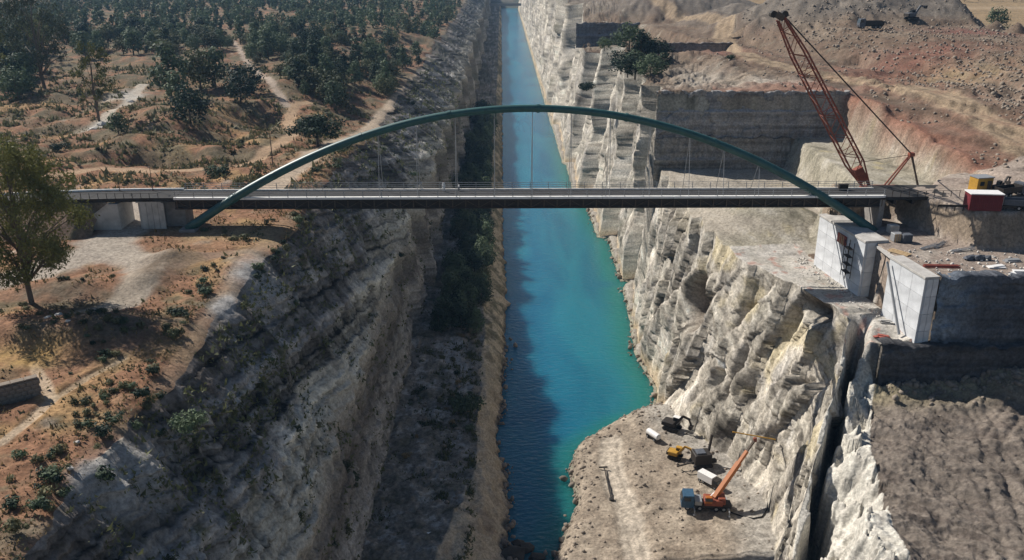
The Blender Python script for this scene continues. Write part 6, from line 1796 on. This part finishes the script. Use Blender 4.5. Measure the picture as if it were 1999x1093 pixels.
for k, (u, v) in enumerate(((1750, 655), (1775, 662), (1725, 640), (1735, 625))):
    p = at_z(u, v, 37.1); o = MB(); rr = random.Random(k)
    for j in range(4): o.box((rr.uniform(-0.6, 0.6), rr.uniform(-0.4, 0.4), 0.12 + 0.1 * j), (1.5, 0.5, 0.08), Matrix.Rotation(rr.uniform(-0.7, 0.7), 3, 'Z'))
    tag(o.build('board_pile', 'plywood_red' if k < 3 else 'concrete_old', None, (p.x, p.y, max(g1(p.x, p.y), 35.5))), ('red boards dropped at the foot of the nearest abutment', 'red boards at the near corner of the abutment foot', 'red boards at the mouth of the dark recess', 'grey boards under the dark recess')[k], 'boards')
p = at_y(1644, 380, BY + 1.5)
cbn = empty('control_cabinet', (p.x, BY + 1.5, DZ - 0.03), 'small black cabinet standing on the right end of the deck', 'cabinet')
MB().box((0, 0, 0.5), (1.5, 0.6, 0.9), bev=0.05).build('body', 'steel_dark', cbn); MB().box((0, 0, 0.99), (1.6, 0.7, 0.08)).build('lid', 'steel_dark', cbn)

# ---- spoil heap machines
def heap_pt(u, v):
    p = at_y(u, v, 330)
    best = None
    for yy in np.arange(250, 420, 1.5):
        q = at_y(u, v, yy); dz = q.z - g1(q.x, q.y)
        if dz <= 0: best = q; break
    q = best or p
    return Vector((q.x, q.y, g1(q.x, q.y)))
lorry(heap_pt(1698, 56), math.radians(178), 1.05, 'tarp', 'steel_dark', 'dark tipper lorry parked on top of the spoil terrace')
excavator(heap_pt(1778, 44), math.radians(15), 1.15, 'tarp', 'dark excavator with raised arm on the spoil terrace', (0.75, 1.2), roof='steel_dark')

# ---- left bank small things
p = at_z(533, 326, ZL); z = zl1(p.x, p.y)
up = empty('utility_pole', (p.x, p.y, z), 'thin dark utility pole standing left of the arch', 'pole')
MB().tube([(0, 0, -0.3), (0, 0, 6.6)], [0.13, 0.08], n=7).build('shaft', 'bark', up); MB().beam((-0.6, 0, 6.2), (0.6, 0, 6.2), 0.1).build('crossarm', 'bark', up)
wa = at_z(-14, 792, ZL); wb = at_z(80, 768, ZL)
wl = empty('stone_wall', (wb.x, wb.y, ZL - 0.3), 'low dark stone wall at the left edge of the plateau', 'wall', rz=math.atan2((wa - wb).y, (wa - wb).x))
LL = (wa - wb).length + 3
zz0 = zl1(wb.x, wb.y) - ZL
MB().box((LL / 2, 0, 0.95 + zz0), (LL, 0.5, 2.3)).build('core', 'stone_wall', wl)
stn = [MB().box((0, 0, 0), (0.62, 0.66, 0.42), bev=0.04).mesh('stone', 'stone_wall'), MB().box((0, 0, 0), (0.5, 0.7, 0.42), bev=0.04).mesh('stone', 'stone_wall')]
rr = random.Random(2)
for k in range(5):
    x = 0.2 + 0.3 * (k % 2)
    while x < LL:
        inst('stone', stn[rr.randint(0, 1)], wl, (x, rr.uniform(-0.03, 0.03), 0.05 + 0.44 * k + zz0), 0, (rr.uniform(0.9, 1.05), 1, rr.uniform(0.95, 1.03))); x += rr.uniform(0.58, 0.66)
for k in range(int(LL / 1.2)): MB().box((0.6 + 1.2 * k, 0, 2.32 + zz0), (1.16, 0.8, 0.14), bev=0.03).build('coping', 'rock', wl)
for k, (u, v, r0) in enumerate(((120, 634, 0.5), (97, 640, 0.4), (138, 655, 0.3), (186, 250, 1.6), (200, 242, 1.3), (255, 198, 1.4), (150, 862, 0.3), (135, 912, 0.35))):
    p = at_z(u, v, ZL); o = MB().rock((0, 0, 0), r0, 90 + k, (1.3, 1, 0.6)).build('white_rock', 'rock_white', None, (p.x, p.y, zl1(p.x, p.y)))
    tag(o, ('largest white rock in the tree shadow', 'white rock left of the largest in the tree shadow', 'smallest white rock in the tree shadow', 'white outcrop rock below the slim eucalyptus', 'second white outcrop rock below the slim eucalyptus', 'white rock at the end of the pale path', 'small white rock among the near plateau shrubs', 'small white rock left of the thin near path')[k], 'rock')
p = at_z(845, 1042, 5.5); o = MB().box((0, 0, 0.1), (2.4, 0.4, 0.14), Matrix.Rotation(0.2, 3, 'Z')).build('plank', 'white_paint', None, (p.x, p.y, 5.6)); tag(o, 'single white board lying on the dark ledge near the bottom', 'board')

# ---- people on the deck
def person(loc, rz, s, label, top, legs):
    e = empty('person', loc, label, 'person', rz=rz); e.scale = (s, s, s)
    V = [(0, 0, 0.95), (0, 0, 1.2), (0, 0, 1.42), (0, 0, 1.52), (0, 0.01, 1.66),          # pelvis, waist, chest, neck, head
         (0.1, 0, 0.9), (0.11, -0.02, 0.5), (0.12, 0.0, 0.08), (0.12, -0.12, 0.04),
         (-0.1, 0, 0.9), (-0.11, 0.05, 0.5), (-0.12, 0.10, 0.09), (-0.12, -0.03, 0.04),
         (0.19, 0, 1.4), (0.26, 0.02, 1.14), (0.24, -0.12, 0.92), (0.23, -0.16, 0.82),
         (-0.19, 0, 1.4), (-0.26, 0.02, 1.14), (-0.25, -0.08, 0.90), (-0.24, -0.12, 0.80)]
    E = [(0, 1), (1, 2), (2, 3), (3, 4), (0, 5), (5, 6), (6, 7), (7, 8), (0, 9), (9, 10), (10, 11), (11, 12), (2, 13), (13, 14), (14, 15), (15, 16), (2, 17), (17, 18), (18, 19), (19, 20)]
    R = [0.15, 0.13, 0.16, 0.06, 0.11, 0.095, 0.065, 0.045, 0.04, 0.095, 0.065, 0.045, 0.04, 0.07, 0.05, 0.04, 0.035, 0.07, 0.05, 0.04, 0.035]
    me = bpy.data.meshes.new('body'); me.from_pydata(V, E, []); me.materials.append(MAT[top])
    o = bpy.data.objects.new('body', me); col.objects.link(o); o.parent = e
    me.materials.append(MAT[top])
    md = o.modifiers.new('Skin', 'SKIN'); o.modifiers.new('Sub', 'SUBSURF').render_levels = 1
    for i, r in enumerate(R): me.skin_vertices[0].data[i].radius = (r, r)
    me.skin_vertices[0].data[0].use_root = True
    MB().tube([(0, 0.0, 1.60), (0, 0.02, 1.70), (0, 0.02, 1.79)], [0.06, 0.125, 0.06], n=10).build('hair', 'hair', e, smooth=True)
    MB().tube([(0, -0.07, 1.58), (0, -0.085, 1.65), (0, -0.08, 1.71)], [0.05, 0.075, 0.05], n=10).build('face', 'skin', e, smooth=True)
    for sx, ky in ((0.11, -0.02), (-0.11, 0.05)): MB().tube([(sx * 0.9, 0, 0.98), (sx, ky, 0.5), (sx * 1.1, ky * 2, 0.1)], [0.125, 0.09, 0.075], n=8).build('trouser_leg', legs, e, smooth=True)
p = at_y(866, 368, BY + 1.2); person((p.x, BY + 1.3, DZ - 0.03), 0.6, 1.0, 'person in white clothes standing on the bridge deck', 'cloth_white', 'cloth_white')
p = at_y(896, 372, BY + 1.4); person((p.x, BY + 1.6, DZ - 0.03), 2.2, 0.72, 'shorter person in a white top beside the one in white on the deck', 'cloth_white', 'cloth_dark')
# ================================================================== AIR
hz = MB().box((60, 1500, 45), (3600, 3400, 110)).build('haze', 'rock')
hz.data.materials.clear()
hm = bpy.data.materials.new('haze'); hm.use_nodes = True
hn = hm.node_tree.nodes; hn.remove(hn['Principled BSDF'])
pv = hn.new('ShaderNodeVolumePrincipled'); pv.inputs['Color'].default_value = (0.36, 0.64, 1.0, 1); pv.inputs['Density'].default_value = 0.0001; pv.inputs['Anisotropy'].default_value = 0.2
hm.node_tree.links.new(pv.outputs[0], hn['Material Output'].inputs['Volume'])
hz.data.materials.append(hm)
tag(hz, 'thin blue haze in the air over the canal', 'haze', kind='stuff')
